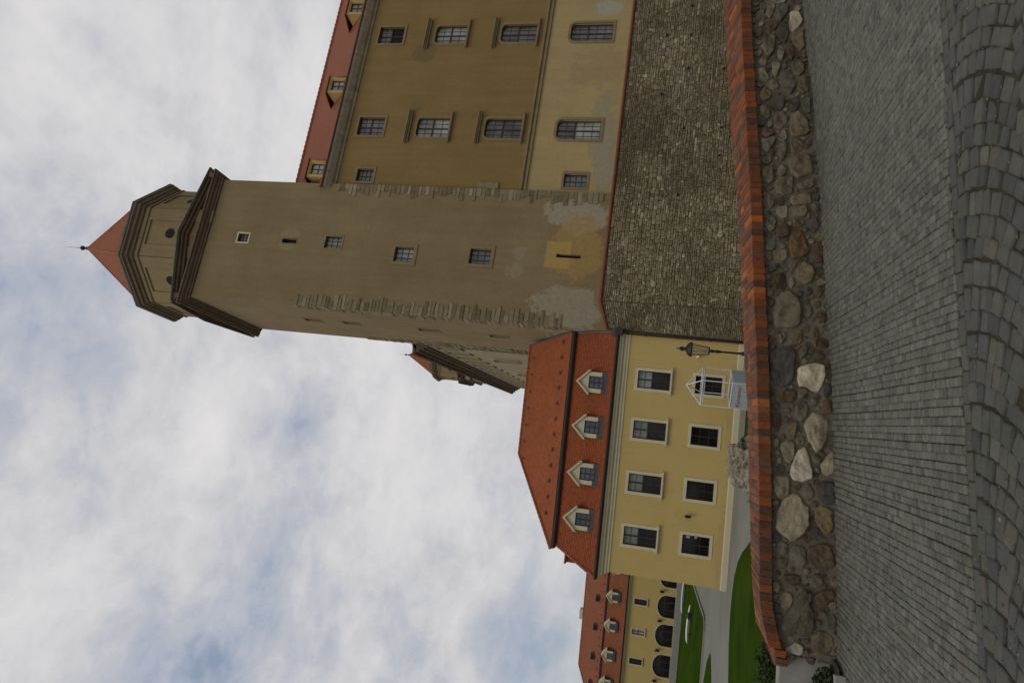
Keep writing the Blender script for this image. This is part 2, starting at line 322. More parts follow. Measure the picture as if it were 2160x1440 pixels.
def sett(name,cols,sc=30,joint=1.):
    t=mat(name,.86,.3); i=t.island(); co=t.coord(); c=t.ramp(i,cols)
    c=t.mix(.7,c,t.ramp(t.noise(co,sc,6,.75),[(.25,.6),(.75,1.35)]),'MULTIPLY'); c=t.mix(.8,c,t.ramp(t.noise(co,.75,6,.65),[(.3,(.80,.83,.80)),(.7,(1.16,1.14,1.12))]),'MULTIPLY')
    sp=t.ramp(t.noise(co,220,2,.5),[(.35,.82),(.68,1.2)]); c=t.mix(.5,c,sp,'MULTIPLY')
    return fin(t,c,t.bump(t.noise(co,sc*3,6,.8),.6,.006))
M['sett_l']=sett('light_small_setts',[(0,(0.0705,0.0722,0.0568)),(.25,(0.1247,0.1256,0.1015)),(.5,(0.0903,0.0929,0.0731)),(.75,(0.1419,0.1419,0.1161)),(.93,(0.1075,0.1092,0.0860)),(.97,(0.1161,0.1015,0.0817)),(1,(0.1204,0.1161,0.0774))])
M['sett_d']=sett('dark_large_setts',[(0,(0.0521,0.0521,0.0487)),(.35,(0.0714,0.0714,0.0613)),(.7,(0.0857,0.0848,0.0714)),(.88,(0.0630,0.0638,0.0638)),(.96,(0.0941,0.0840,0.0672)),(1,(0.1176,0.1159,0.1008))],16)
M['dirt']=mortar('joint_dirt',(.048,.042,.026),.01)
def lawn():
    t=mat('lawn_grass',1.,.0); co=t.coord(); n=t.noise(co,.35,5,.6); n2=t.noise(t.map(co,(1,3,1)),9,6,.8)
    c=t.ramp(n,[(.3,(.020,.040,.005)),(.5,(.030,.058,.006)),(.72,(.048,.070,.010))]); c=t.mix(.7,c,t.ramp(n2,[(.25,.55),(.75,1.4)]),'MULTIPLY'); return fin(t,c,t.bump(n2,.6,.06))
M['lawn']=lawn()
def gravel():
    t=mat('pale_gravel_road',.95,.15); co=t.coord(); n=t.noise(co,.25,5,.6); n2=t.noise(co,26,6,.8)
    c=t.ramp(n,[(.3,(.165,.165,.135)),(.7,(.21,.21,.18))]); c=t.mix(.5,c,t.ramp(n2,[(.3,.75),(.7,1.25)]),'MULTIPLY'); return fin(t,c,t.bump(n2,.5,.02))
M['gravel']=gravel()
def leaf(name,a,b):
    t=mat(name,.7,.2); i=t.island(); c=t.ramp(i,[(0,a),(.8,b),(1,tuple(x*1.5 for x in b))]); return fin(t,c)
M['leaf']=leaf('shrub_leaves',(.012,.024,.006),(.035,.06,.012)); M['leaf_dark']=leaf('dark_shrub_leaves',(.010,.015,.006),(.024,.034,.010))
M['bark']=solid('bark',(.06,.045,.03),.9)
M['rock']=solid('pale_boulder_rock',(.21,.19,.14),.95,0,.6,7.,.15,.03)

# ================================================================ builders for buildings
def corner_pts(h,side,n=7):
    # arc from the side jamb up to the head, for rounded/arched openings; h=(u0,u1,z0,z1,rx,rz)
    u0,u1,z0,z1,rx,rz=h; out=[]
    for k in range(n+1):
        t=math.pi/2*k/n
        if side<0: out.append((u0+rx-rx*math.cos(t),z1-rz+rz*math.sin(t)))
        else: out.append((u1-rx+rx*math.sin(t),z1-rz+rz*math.cos(t)))
    return out
def wall_front(mb,W0,W1,Z0,Z1,holes,reveal=.22,m=0,y=0.):
    us=sorted({W0,W1,*[h[0] for h in holes],*[h[1] for h in holes]}); zs=sorted({Z0,Z1,*[h[2] for h in holes],*[h[3] for h in holes]})
    for a,b in zip(us,us[1:]):
        for c,d in zip(zs,zs[1:]):
            um,zm=(a+b)/2,(c+d)/2
            if any(h[0]<um<h[1] and h[2]<zm<h[3] for h in holes): continue
            mb.quad((a,y,c),(b,y,c),(b,y,d),(a,y,d),m)
    for h in holes:
        u0,u1,z0,z1,rx,rz=h; loop=[(u0,z0),(u1,z0)]
        if rx:
            Rr=corner_pts(h,1)[::-1]; Lr=corner_pts(h,-1)
            loop+=Rr+Lr[::-1]
            for k in range(len(Lr)-1): mb.poly([(u0,y,z1),(Lr[k][0],y,Lr[k][1]),(Lr[k+1][0],y,Lr[k+1][1])],m)
            q=corner_pts(h,1)
            for k in range(len(q)-1): mb.poly([(u1,y,z1),(q[k][0],y,q[k][1]),(q[k+1][0],y,q[k+1][1])],m)
        else: loop+=[(u1,z1),(u0,z1)]
        for k in range(len(loop)):
            p,q=loop[k],loop[(k+1)%len(loop)]
            if abs(p[0]-q[0])+abs(p[1]-q[1])<1e-6: continue
            mb.quad((p[0],y,p[1]),(p[0],y+reveal,p[1]),(q[0],y+reveal,q[1]),(q[0],y,q[1]),m)
WC={}
def outline(w,h,rx,rz,n=7):
    hh=(-w/2,w/2,0,h,rx,rz)
    if not rx: return [(-w/2,0),(w/2,0),(w/2,h),(-w/2,h)]
    return [(-w/2,0),(w/2,0)]+corner_pts(hh,1,n)[::-1]+corner_pts(hh,-1,n)[::-1]
def window(root,u,z0,w,h,cols=2,rows=(1.,),gb=(2,2),wood='wood',glass_m='g_mid',top_glass=None,rx=0,rz=0,rec=.15,trim=None,tw=.13,sill=None,hood=None,name='window',fr_=.06,mull=.07,bar=.022,tp=.03,trim_bottom=False,y=0.,open_=False):
    """window unit hung in an opening; rows = fractions of height from bottom; gb=(bars across, bars up) per light"""
    mb=MB(); ol=outline(w+.02,h+.01,rx,rz); il=outline(w-2*fr_,h-2*fr_,max(rx-fr_,0.02) if rx else 0,max(rz-fr_,.02) if rx else 0); il=[(a,b+fr_) for a,b in il]
    n=len(ol)
    for k in range(n):
        j=(k+1)%n; a,b,c,d=ol[k],ol[j],il[j],il[k]
        if abs(a[0]-b[0])+abs(a[1]-b[1])<1e-6 and abs(c[0]-d[0])+abs(c[1]-d[1])<1e-6: continue
        mb.quad((a[0],rec,a[1]),(b[0],rec,b[1]),(c[0],rec,c[1]),(d[0],rec,d[1])); mb.quad((d[0],rec,d[1]),(c[0],rec,c[1]),(c[0],rec+.05,c[1]),(d[0],rec+.05,d[1]))
    cut=[0.]; 
    for r in rows: cut.append(cut[-1]+r)
    zs=[c/cut[-1]*h for c in cut]
    for z in zs[1:-1]: mb.box(-w/2+.01,w/2-.01,rec-.012,rec+.05,z-mull/2,z+mull/2)
    us=[-w/2+k*w/cols for k in range(cols+1)]
    for uu in us[1:-1]: mb.box(uu-mull/2,uu+mull/2,rec-.009,rec+.05,.01,h-.01)
    for ri in range(len(rows)):
        for ci in range(cols):
            a,b=us[ci],us[ci+1]; c,d=zs[ri],zs[ri+1]; gx,gz=gb if isinstance(gb[0],int) else gb[ri]
            for k in range(1,gx): uu=a+(b-a)*k/gx; mb.box(uu-bar/2,uu+bar/2,rec+.01,rec+.045,c,d)
            for k in range(1,gz): z=c+(d-c)*k/gz; mb.box(a,b,rec+.013,rec+.045,z-bar/2,z+bar/2)
    f=mb.build(name,M[wood],root,loc=(u,y,z0))
    def pane(a,b,gm):
        p=MB(); 
        if rx:
            pts=[(x,min(z,b)) for x,z in outline(w-.02,h-.01,rx,rz) if True]; pts=[(x,max(z,a)) for x,z in pts]
            q=[]; 
            for t_ in pts:
                if not q or abs(t_[0]-q[-1][0])+abs(t_[1]-q[-1][1])>1e-5: q.append(t_)
            if abs(q[0][0]-q[-1][0])+abs(q[0][1]-q[-1][1])<1e-5: q.pop()
            p.poly([(x,rec+.04,z) for x,z in q])
        else: p.quad((-w/2,rec+.04,a),(w/2,rec+.04,a),(w/2,rec+.04,b),(-w/2,rec+.04,b))
        return p.build('pane',M[gm],f)
    if top_glass and len(rows)>1: pane(0,zs[-2],glass_m); pane(zs[-2],h,top_glass)
    else: pane(0,h,glass_m)
    if trim:
        tb=MB(); o2=outline(w+2*tw,h+tw+(tw if trim_bottom else 0),(rx+tw) if rx else 0,(rz+tw) if rx else 0); i2=outline(w,h,rx,rz)
        if trim_bottom: o2=[(a,b-tw) for a,b in o2]
        n=len(o2)
        for k in range(n):
            j=(k+1)%n
            if k==0 and not trim_bottom: continue
            a,b,c,d=o2[k],o2[j],i2[j],i2[k]
            if abs(a[0]-b[0])+abs(a[1]-b[1])<1e-6: continue
            tb.quad((a[0],-tp,a[1]),(b[0],-tp,b[1]),(c[0],-tp,c[1]),(d[0],-tp,d[1])); tb.quad((b[0],-tp,b[1]),(a[0],-tp,a[1]),(a[0],.01,a[1]),(b[0],.01,b[1]))
            tb.quad((d[0],-tp,d[1]),(c[0],-tp,c[1]),(c[0],.04,c[1]),(d[0],.04,d[1]))
        tb.build('surround',M[trim],f)
    if sill:
        sb=MB(); sm,sw,sd,sh=sill; sb.box(-w/2-sw,w/2+sw,-sd,.03,-sh-(tw if trim_bottom else 0),0-(tw if trim_bottom else 0)); sb.box(-w/2-sw+.04,w/2+sw-.04,-sd*.6,.02,-sh-.05-(tw if trim_bottom else 0),-sh-(tw if trim_bottom else 0)); sb.build('sill',M[sm],f)
    if hood:
        hm,hw,hd,hh,gap=hood; hb=MB(); z=h+gap
        hb.box(-w/2-hw+.06,w/2+hw-.06,-hd*.45,.02,z,z+hh*.4); hb.box(-w/2-hw+.03,w/2+hw-.03,-hd*.75,.02,z+hh*.4,z+hh*.7); hb.box(-w/2-hw,w/2+hw,-hd,.02,z+hh*.7,z+hh)
        hb.build('hood',M[hm],f)
    if open_:
        ob=MB(); ob.box(0,w/2-.02,-.02,.02,0,.05); ob.box(0,w/2-.02,-.02,.02,h*.52,h*.57); ob.box(0,.05,-.02,.02,0,h*.57); ob.box(w/2-.07,w/2-.02,-.02,.02,0,h*.57)
        s=ob.build('casement',M[wood],f,loc=(0.,rec+.05,.05)); s.rotation_euler=(0,0,R(55))
    return f
# ================================================================ castle: crown of a tower
def crown(root,plan,zc,ped,octR,oz1,oz2,apex,rot,s=1.):
    """cornice with pediments on four sides, octagonal drum, eight-sided clay roof"""
    cx=sum(p[0] for p in plan)/4; cy=sum(p[1] for p in plan)/4
    mb=MB(); k=s
    mb.sweep(plan,[(0,zc),(.12*k,zc+.03*k),(.12*k,zc+.13*k),(.24*k,zc+.18*k),(.24*k,zc+.27*k),(.44*k,zc+.34*k),(.44*k,zc+.44*k),(.58*k,zc+.49*k),(.58*k,zc+.58*k),(0,zc+.61*k)],closed=True)
    mb.build('cornice',M['cornstone'],root)
    # gables
    n=4; zb=zc+.6*k
    for i in range(n):
        a=Vector(plan[i]); b=Vector(plan[(i+1)%n]); mid=(a+b)/2; d=(b-a).normalized(); out=Vector((d.y,-d.x)); L=(b-a).length
        def P(t,o,z): q=a+d*t+out*o; return (q.x,q.y,z)
        zt=zb+ped
        tb=MB(); tb.poly([P(0,-.02,zb-.02),P(L,-.02,zb-.02),P(L/2,-.02,zt)]); tb.build('tympanum',M['sand'],root)
        rb=MB()
        for (t0,t1) in ((-.55*k,L/2),(L+.55*k,L/2)):
            for lo,hi,o in ((0,.16*k,.22*k),(.16*k,.31*k,.42*k),(.31*k,.43*k,.62*k)):
                z0,z1=zb-.05,zt-.05
                q=[P(t0,-.05,z0+lo),P(t0,o,z0+lo),P(t1,o,z1+lo),P(t1,-.05,z1+lo),P(t0,-.05,z0+hi),P(t0,o,z0+hi),P(t1,o,z1+hi),P(t1,-.05,z1+hi)]
                fs=[(0,1,2,3),(4,7,6,5),(0,4,5,1),(1,5,6,2),(2,6,7,3),(3,7,4,0)]
                rb.add(q,fs if t0<t1 else [tuple(reversed(f)) for f in fs])
        rb.build('raking_cornice',M['cornstone'],root)
        gb=MB(); zr=zt+.40*k; ze=zb+.38*k; 
        A=P(-.6*k,.66*k,ze-.02); Bq=P(L+.6*k,.66*k,ze-.02); C_=P(L/2,.68*k,zr+.02); D=(cx,cy,zr)
        gb.add([A,C_,D],[(0,1,2)]); gb.add([Bq,D,C_],[(0,1,2)])
        A2=(A[0],A[1],A[2]-.07*k); B2=(Bq[0],Bq[1],Bq[2]-.07*k); C2=(C_[0],C_[1],C_[2]-.07*k)
        gb.quad(A2,C2,C_,A); gb.quad(C2,B2,Bq,C_)
        gb.build('gable_roof',M['verdigris'],root)
    def octp(Rr): return [(cx+Rr*math.sin(R(rot-45*j)),cy+Rr*math.cos(R(rot-45*j))) for j in range(8)][::-1] and [(cx+Rr*math.cos(R(90-rot+45*j)),cy+Rr*math.sin(R(90-rot+45*j))) for j in range(8)]
    op=octp(octR)
    db=MB(); db.prism(op,zc+.3,oz1+.3,0); db.build('drum',M['tower'],root)
    H=oz1-(zc+.8*k)
    pf=MB()
    for j in range(8):
        a=Vector(op[j]); b=Vector(op[(j+1)%8]); d=(b-a).normalized(); out=Vector((d.y,-d.x)); L=(b-a).length
        def Q(t,o,z): q=a+d*t+out*o; return (q.x,q.y,z)
        def slab(t0,t1,z0,z1,o):
            q=[Q(t0,0,z0),Q(t1,0,z0),Q(t1,o,z0),Q(t0,o,z0),Q(t0,0,z1),Q(t1,0,z1),Q(t1,o,z1),Q(t0,o,z1)]
            pf.add(q,[(3,2,6,7),(0,3,7,4),(2,1,5,6),(7,6,5,4),(0,1,2,3)])
        o=.09*k; zt=oz1-.55*k
        slab(0,.24*L,zc,zt,o); slab(.76*L,L,zc,zt,o); slab(0,L,zt,oz1+.05,o+.004)
        m_=a+d*L/2; zo=oz1-H*.50
        c0=Vector((m_.x,m_.y,zo)); oc=MB(); oc.tube(c0+Vector((out.x,out.y,0))*(-.1),c0+Vector((out.x,out.y,0))*.035,.36*k,n=20); oc.build('oculus',M['dark'],root)
    pf.build('drum_panel_frame',M['tower'],root)
    cb=MB(); c2=MB()
    cb.sweep(op,[(0,oz1-.35*k),(.16*k,oz1-.32*k),(.16*k,oz1-.2*k),(.08*k,oz1-.15*k),(.08*k,oz1+.05),(.22*k,oz1+.12*k),(.22*k,oz1+.3*k),(.38*k,oz1+.38*k),(.38*k,oz1+.58*k),(.52*k,oz1+.66*k),(.52*k,oz1+.82*k)],closed=True)
    cb.build('drum_cornice',M['cornstone'],root)
    c2.sweep(op,[(.5*k,oz1+.82*k),(.56*k,oz1+.83*k),(.56*k,oz1+.95*k),(-.3*k,oz1+1.12*k)],closed=True); c2.build('gutter',M['verdigris'],root)
    rb=MB(); rp=octp(octR+.12*k); zb2=oz1+1.0*k
    for j in range(8): a=rp[j]; b=rp[(j+1)%8]; rb.add([(a[0],a[1],zb2),(b[0],b[1],zb2),(cx,cy,apex)],[(0,1,2)])
    rf=rb.build('roof',M['tile_spire'],root)
    hb=MB()
    for j in range(8): a=rp[j]; hb.tube((a[0],a[1],zb2),(cx,cy,apex),.07*k,.05*k,6)
    hb.build('hip_tiles',M['ridge'],rf)
    # low eyebrow vents just above the gutter
    for j in range(8):
        a=Vector(rp[j]); b=Vector(rp[(j+1)%8]); mpt=(a+b)/2; c=Vector((cx,cy)); fr2=.14; base=mpt+(c-mpt)*.05; d=(b-a).normalized(); out=Vector((d.y,-d.x)); w2=(b-a).length*.33
        vb=MB(); N=10; z0=zb2+.08
        rows=[]
        for (back,rz_) in ((0,.62*k),(1.1*k,.05)):
            row=[]
            for t in range(N+1):
                an=math.pi*t/N; q=base-d*w2*math.cos(an)-out*back; row.append((q.x,q.y,z0+(back*.9 if back else 0)+rz_*math.sin(an)))
            rows.append(row)
        vb.add(rows[0]+rows[1],[(t,t+1,N+1+t+1,N+1+t) for t in range(N)]+[tuple(range(N+1))]); vb.build('eyebrow_vent',M['verdigris'],rf)
    fb=MB(); fb.lathe([(.12*k,-.1),(.14*k,.1),(.05*k,.2),(.05*k,.3),(.16*k,.38),(.19*k,.5),(.14*k,.62),(.04*k,.7),(.02*k,.8),(.012,1.8*k),(.004,2.0*k)],12,c=(cx,cy),z=apex-.05)
    fb.build('finial',M['iron'],rf)
def quoins(root,mk,z0,z1,name='quoin_stones',wid=(.45,1.15),seed=1,base=.3):
    rr=random.Random(seed); mb=MB(); z=z0; i=0; mk(mb,z0,z1,base,.018,rr)
    while z<z1:
        h=rr.uniform(.15,.30); w_=(wid[0]+(wid[1]-wid[0])*(rr.random()**.8)) if rr.random()<.55 else wid[0]*rr.uniform(.75,1.2); mk(mb,z,z+h,w_,rr.uniform(.025,.06),rr)
        z+=h+rr.uniform(.03,.08); i+=1
    return mb.build(name,M['quoin'],root)
# ---------------------------------------------------------------- main tower (front face looks at the viewer)
aT=74.2; TP=[(0,0),(8.87,0),(9.40,8.68),(.53,8.68)]
tower=thing('castle_tower','tall square corner tower of brown plaster with quoins, octagonal drum and red pointed roof','castle tower',(1.1,40.0,0),az2rz(aT))
wins=[(4.52,30.18,.62,.80),(4.49,26.5,.34,1.1),(4.57,23.24,.86,1.18),(4.0,18.08,1.02,1.28),(4.17,12.96,1.04,1.36),(4.55,7.34,.24,1.5)]
tb=MB(); wall_front(tb,0,8.87,-2.6,34.3,[(u-w/2,u+w/2,z,z+h,0,0) for u,z,w,h in wins],reveal=.3)
side=[(s0,z0,z1) for s0,z0,z1 in ((3.9,25.7,26.85),(3.8,22.75,23.85),(3.9,16.9,18.3),(4.0,12.15,13.3))]
# left face with slots
dl=Vector((.53,8.68)).normalized(); nl=Vector((-dl.y,dl.x))
L=8.70; cuts=sorted({0,L,*[a-.32 for a,_,_ in side],*[a+.32 for a,_,_ in side]}); zc_=sorted({-2.6,34.3,*[b for _,b,_ in side],*[c for _,_,c in side]})
def PL(t,o,z): q=dl*t+nl*o; return (q.x,q.y,z)
for a,b in zip(cuts,cuts[1:]):
    for c,d in zip(zc_,zc_[1:]):
        if any(s-.32<(a+b)/2<s+.32 and z0<(c+d)/2<z1 for s,z0,z1 in side): continue
        tb.quad(PL(b,0,c),PL(a,0,c),PL(a,0,d),PL(b,0,d))
for s_,z0,z1 in side:
    a,b=s_-.32,s_+.32
    for p,q in (((a,z0),(b,z0)),((b,z0),(b,z1)),((b,z1),(a,z1)),((a,z1),(a,z0))): tb.quad(PL(p[0],0,p[1]),PL(q[0],0,q[1]),PL(q[0],-.5,q[1]),PL(p[0],-.5,p[1]))
tb.quad((8.87,0,-2.6),(9.40,8.68,-2.6),(9.40,8.68,34.3),(8.87,0,34.3)); tb.quad((9.40,8.68,-2.6),(.53,8.68,-2.6),(.53,8.68,34.3),(9.40,8.68,34.3))
tb.build('wall',M['tower'],tower)
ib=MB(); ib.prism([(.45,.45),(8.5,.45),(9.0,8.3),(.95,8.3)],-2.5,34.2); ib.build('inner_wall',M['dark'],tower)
for s_,z0,z1 in side:
    fb=MB()
    for (a,b,c,d) in ((s_-.42,s_-.32,z0-.1,z1+.1),(s_+.32,s_+.42,z0-.1,z1+.1),(s_-.32,s_+.32,z0-.1,z0),(s_-.32,s_+.32,z1,z1+.1)):
        q=[PL(a,-.01,c),PL(b,-.01,c),PL(b,.03,c),PL(a,.03,c),PL(a,-.01,d),PL(b,-.01,d),PL(b,.03,d),PL(a,.03,d)]; fb.add(q,[(0,1,2,3),(7,6,5,4),(2,6,7,3),(1,5,6,2),(0,3,7,4)])
    fb.build('slot_surround',M['sand'],tower)
for i,(u,z,w,h) in enumerate(wins):
    if i in (1,5): window(tower,u,z,w,h,cols=1,gb=(1,1),rec=.24,glass_m='g_dark' if i==1 else 'dark',fr_=.03 if i==1 else .01,rx=.15 if i==1 else 0,rz=.15 if i==1 else 0,trim='sand' if i==1 else None,tw=.07,trim_bottom=True,tp=.015)
    else: window(tower,u,z,w,h,cols=3,rows=(1,),gb=(1,3),rec=.2,glass_m='g_curtain' if i!=4 else 'g_mid',fr_=.05,mull=.03,bar=.03,trim='cream' if i==0 else 'sand',tw=.1 if i==0 else .22 if i>2 else .12,trim_bottom=True,tp=.02 if i<3 else .05)
def qL(mb,z0,z1,w_,pr,rr):
    # wraps the left front corner
    q=lambda x,y,z:(x,y,z)
    mb.box(-.02,w_,-pr,.0,z0,z1)
    w2=rr.uniform(.3,.75) if z1-z0<2 else .3; a=[PL(-pr*.0,pr,z0),PL(w2,pr,z0),PL(w2,-.02,z0),PL(0,-.02,z0),PL(0,pr,z1),PL(w2,pr,z1),PL(w2,-.02,z1),PL(0,-.02,z1)]
    mb.add(a,[(0,3,2,1),(1,5,4,0),(1,2,6,5),(4,5,6,7),(0,4,7,3)])
    # corner cube joining both
    mb.add([(-.02,-pr,z0),(0,0,z0),PL(0,pr,z0),(-.02,-pr,z1),(0,0,z1),PL(0,pr,z1)],[(0,1,2),(3,5,4),(0,2,5,3)])
quoins(tower,qL,8.0,25.6,seed=3,wid=(.6,.98))
def qR(mb,z0,z1,w_,pr,rr): mb.box(8.87-w_,8.89,-pr,0,z0,z1)
quoins(tower,qR,6.4,24.4,seed=5,wid=(.5,.95))
def qRear(mb,z0,z1,w_,pr,rr):
    a=[PL(L-w_,pr,z0),PL(L+.1,pr,z0),PL(L+.1,-.02,z0),PL(L-w_,-.02,z0),PL(L-w_,pr,z1),PL(L+.1,pr,z1),PL(L+.1,-.02,z1),PL(L-w_,-.02,z1)]
    mb.add(a,[(0,3,2,1),(1,5,4,0),(1,2,6,5),(4,5,6,7),(0,4,7,3)])
quoins(tower,qRear,8.0,24.0,seed=9,wid=(.4,1.0))
lb=MB(); lb.box(1.0,1.35,-.12,.02,5.9,6.0); 
crown(tower,TP,33.3,.98,4.7,38.75,39.9,47.55,rot=9+(90-aT),s=1.0)
# ---------------------------------------------------------------- front wing, running away to the right
aw=74.7
wing=thing('castle_wing','long ochre plastered castle wing with hooded windows and red dormered roof, right of the tower','castle wing',(9.567,42.656,0),az2rz(aw))
WU=[4.66,12.2,19.8,27.4,35.0]; holes=[]; ws=[]
for k,u in enumerate(WU):
    ws+= [(u,22.2,1.42,1.9,0,0,'attic',k),(u,17.4,1.5,2.35,.30,.34,'ped',k),(u,12.35,1.5,2.55,.34,.36,'fr',k),(u,7.15,1.46,2.85,.34,.36,'low',k)]
ws+=[(.87,22.2,.95,1.2,0,0,'sa',0),(.97,7.62,.98,1.45,0,0,'sa',1)]
tb=MB(); hs=[(u-w/2,u+w/2,z,z+h,rx,rz) for u,z,w,h,rx,rz,_,_ in ws]
wall_front(tb,-.5,42,11.62,25.2,[h for h in hs if h[2]>11],reveal=.26)
wall_front(tb,-.5,42,-2.6,11.62,[h for h in hs if h[2]<11],reveal=.26,m=1)
tb.quad((42,0,-2.6),(42,12,-2.6),(42,12,25.4),(42,0,25.4)); tb.quad((42,12,-2.6),(-.5,12,-2.6),(-.5,12,25.4),(42,12,25.4))
tb.build('wall',[M['wing_hi'],M['wing_lo']],wing)
for (u,z,w,h,rx,rz,ty,k) in ws:
    kw=dict(rec=.17,fr_=.06,mull=.09)
    if ty=='attic': window(wing,u,z,w,h,cols=2,rows=(1.15,1),gb=(2,2),glass_m='g_mid' if k!=1 else 'dark',top_glass='g_mid' if k==1 else None,trim='sand',tw=.16,trim_bottom=True,tp=.05,open_=(k==1),**kw)
    elif ty=='ped': window(wing,u,z,w,h,rx=.3,rz=.34,cols=2,rows=(1.15,1),gb=(2,2),glass_m='g_curtain',trim='sand',tw=.14,sill=('sand',.4,.2,.12),hood=('sand',.5,.32,.3,.42),**kw)
    elif ty=='fr': window(wing,u,z,w,h,rx=.34,rz=.36,cols=2,rows=(1.15,1),gb=(2,2),glass_m='g_mid',top_glass='g_mid',trim='sand',tw=.17,sill=('sand',.38,.2,.12),hood=('sand',.46,.28,.26,.3),**kw)
    elif ty=='low': window(wing,u,z,w,h,rx=.34,rz=.36,cols=2,rows=(1.45,1),gb=((2,3),(2,2)),glass_m='g_curtain' if k==0 else 'g_mid',top_glass='g_mid',trim='sand',tw=.17,trim_bottom=True,tp=.05,**kw)
    else: window(wing,u,z,w,h,cols=2,rows=(1,),gb=(1,4),glass_m='g_mid',trim='sand',tw=.15,trim_bottom=True,tp=.04,rec=.17,mull=.03,bar=.035)
sb=MB(); sb.sweep([(-.5,0),(42,0)],[(0,11.42),(.10,11.44),(.10,11.56),(.05,11.6),(.05,11.66),(.16,11.72),(.16,11.84),(0,11.9)]); sb.build('string_course',M['sand'],wing)
sb=MB(); sb.sweep([(-.3,0),(42,0)],[(0,24.72),(.10,24.75),(.12,24.86),(.3,24.96),(.52,25.25),(.56,25.36),(.56,25.42),(0,25.44)]); sb.build('eaves_cornice',M['eavestone'],wing)
gb_=MB(); gb_.sweep([(-.3,0),(42,0)],[(.5,25.42),(.62,25.43),(.64,25.52),(.5,25.54)]); gb_.build('gutter',M['gutter'],wing)
rb=MB(); zt=31.6
rb.quad((-.3,-.62,25.5),(42.5,-.62,25.5),(42.5,5.7,zt),(-.3,5.7,zt)); rb.quad((42.5,12,25.5),(-.3,12,25.5),(-.3,5.7,zt),(42.5,5.7,zt)); rb.add([(42.3,0,25.3),(42.3,12,25.3),(42.3,5.7,zt-.05)],[(0,1,2)])
rf=rb.build('roof',M['tile_castle'],wing)
rb=MB()
x=-.3
while x<42.4: rb.tube((x,5.7,zt+.0),(x+.46,5.7,zt+.03),.13,.16,8); x+=.42
rb.build('ridge_tiles',M['ridge'],rf)
def slope_y(z): return -.62+(z-25.5)/(zt-25.5)*6.32
dorm=None
for i,u in enumerate((1.05,7.75,14.45,21.15,27.85,34.5)):
    if dorm is None:
        z0,z1=25.62,26.95; yf=-.32; w2=.63; mb=MB()
        wall_front(mb,-w2,w2,z0,z1,[(-.40,.40,z0+.12,z1-.22,0,0)],reveal=.16,y=yf)
        for sx_ in (-1,1):
            q=[(sx_*w2,yf,z0),(sx_*w2,slope_y(z0),z0),(sx_*w2,slope_y(z1),z1),(sx_*w2,yf,z1)]; mb.poly(q if sx_>0 else q[::-1])
        dorm=mb.build('dormer',M['ochretrim'],wing,loc=(u,0,0))
        l=MB(); y1=slope_y(z1+.55); l.box(-w2-.13,w2+.13,yf-.16,0,0,.07,xf=lambda p:Vector((p.x,yf-.16+(y1-yf+.16)*((p.y-yf+.16)/(0-yf+.16)),z1+.0+p.z+.5*((p.y-yf+.16)/(0-yf+.16))))); l.build('dormer_roof',M['tile_castle'],dorm)
        mb=MB(); 
        for a,b,c,d in ((-.4,-.34,z0+.12,z1-.22),(.34,.4,z0+.12,z1-.22),(-.34,.34,z0+.12,z0+.18),(-.34,.34,z1-.28,z1-.22),(-.03,.03,z0+.18,z1-.28),(-.34,.34,z0+.6,z0+.64)): mb.box(a,b,yf+.10,yf+.15,c,d)
        mb.build('dormer_frame',M['wood'],dorm)
        mb=MB(); mb.quad((-.4,yf+.14,z0+.12),(.4,yf+.14,z0+.12),(.4,yf+.14,z1-.22),(-.4,yf+.14,z1-.22)); mb.build('dormer_pane',M['g_curtain'],dorm)
        mb=MB()
        for a,b,c,d in ((-.63,-.46,z0,z1),(.46,.63,z0,z1),(-.46,.46,z1-.16,z1)): mb.box(a,b,yf-.04,yf+.01,c,d)
        mb.build('dormer_surround',M['ochretrim'],dorm)
    else: dup(dorm,wing,location=(u,0,0))
pb=MB(); pb.box(.1,.62,-.1,.02,13.3,14.75); pb.build('blocked_opening',M['quoin'],wing)
# ---------------------------------------------------------------- rear wing seen behind the tower
rear=thing('castle_wing','pale rear castle wing seen edge-on behind the tower, dark brown cornice over tall narrow windows','castle wing',(-5.8,84.4,0),az2rz(172))
rx_=[(34.95-2.66*k) for k in range(13)]; rx_=[x for x in rx_ if x>1]
hl=[(x-.5,x+.5,17.05,18.95,0,0) for x in rx_]+[(30.0,31.2,13.3,15.5,.3,.3),(19.4,20.6,13.3,15.7,.3,.3),(8.4,9.6,13.3,15.5,.3,.3)]
tb=MB(); wall_front(tb,0,35.3,-2.6,21.,hl,reveal=.5); tb.quad((0,14,-2.6),(0,0,-2.6),(0,0,21),(0,14,21)); tb.quad((35.3,14,-2.6),(0,14,-2.6),(0,14,21),(35.3,14,21)); tb.build('wall',M['rear'],rear)
wf=window(rear,hl[0][0]+.5,17.05,1.,1.9,cols=2,gb=(1,3),glass_m='g_dark',rec=.35,trim='rear',tw=.12,trim_bottom=True,tp=.1)
for h in hl[1:len(rx_)]: dup(wf,rear,location=(h[0]+.5,0,17.05))
for h in hl[len(rx_):]: window(rear,(h[0]+h[1])/2,h[2],1.2,h[3]-h[2],cols=2,gb=(1,3),glass_m='g_dark',rec=.4,trim='rear',tw=.16,rx=.3,rz=.3,tp=.18)
sb=MB(); sb.sweep([(-.1,14),(-.1,0),(35.3,0)],[(0,19.6),(.14,19.66),(.14,19.85),(.32,19.95),(.32,20.2),(.55,20.3),(.55,20.5),(0,20.52)]); sb.build('eaves_cornice',M['cornstone'],rear)
sb=MB(); sb.sweep([(-.1,14),(-.1,0),(35.3,0)],[(.5,20.52),(.72,20.54),(.78,20.66),(.78,20.78),(0,20.8)]); sb.build('gutter',M['cornstone'],rear)
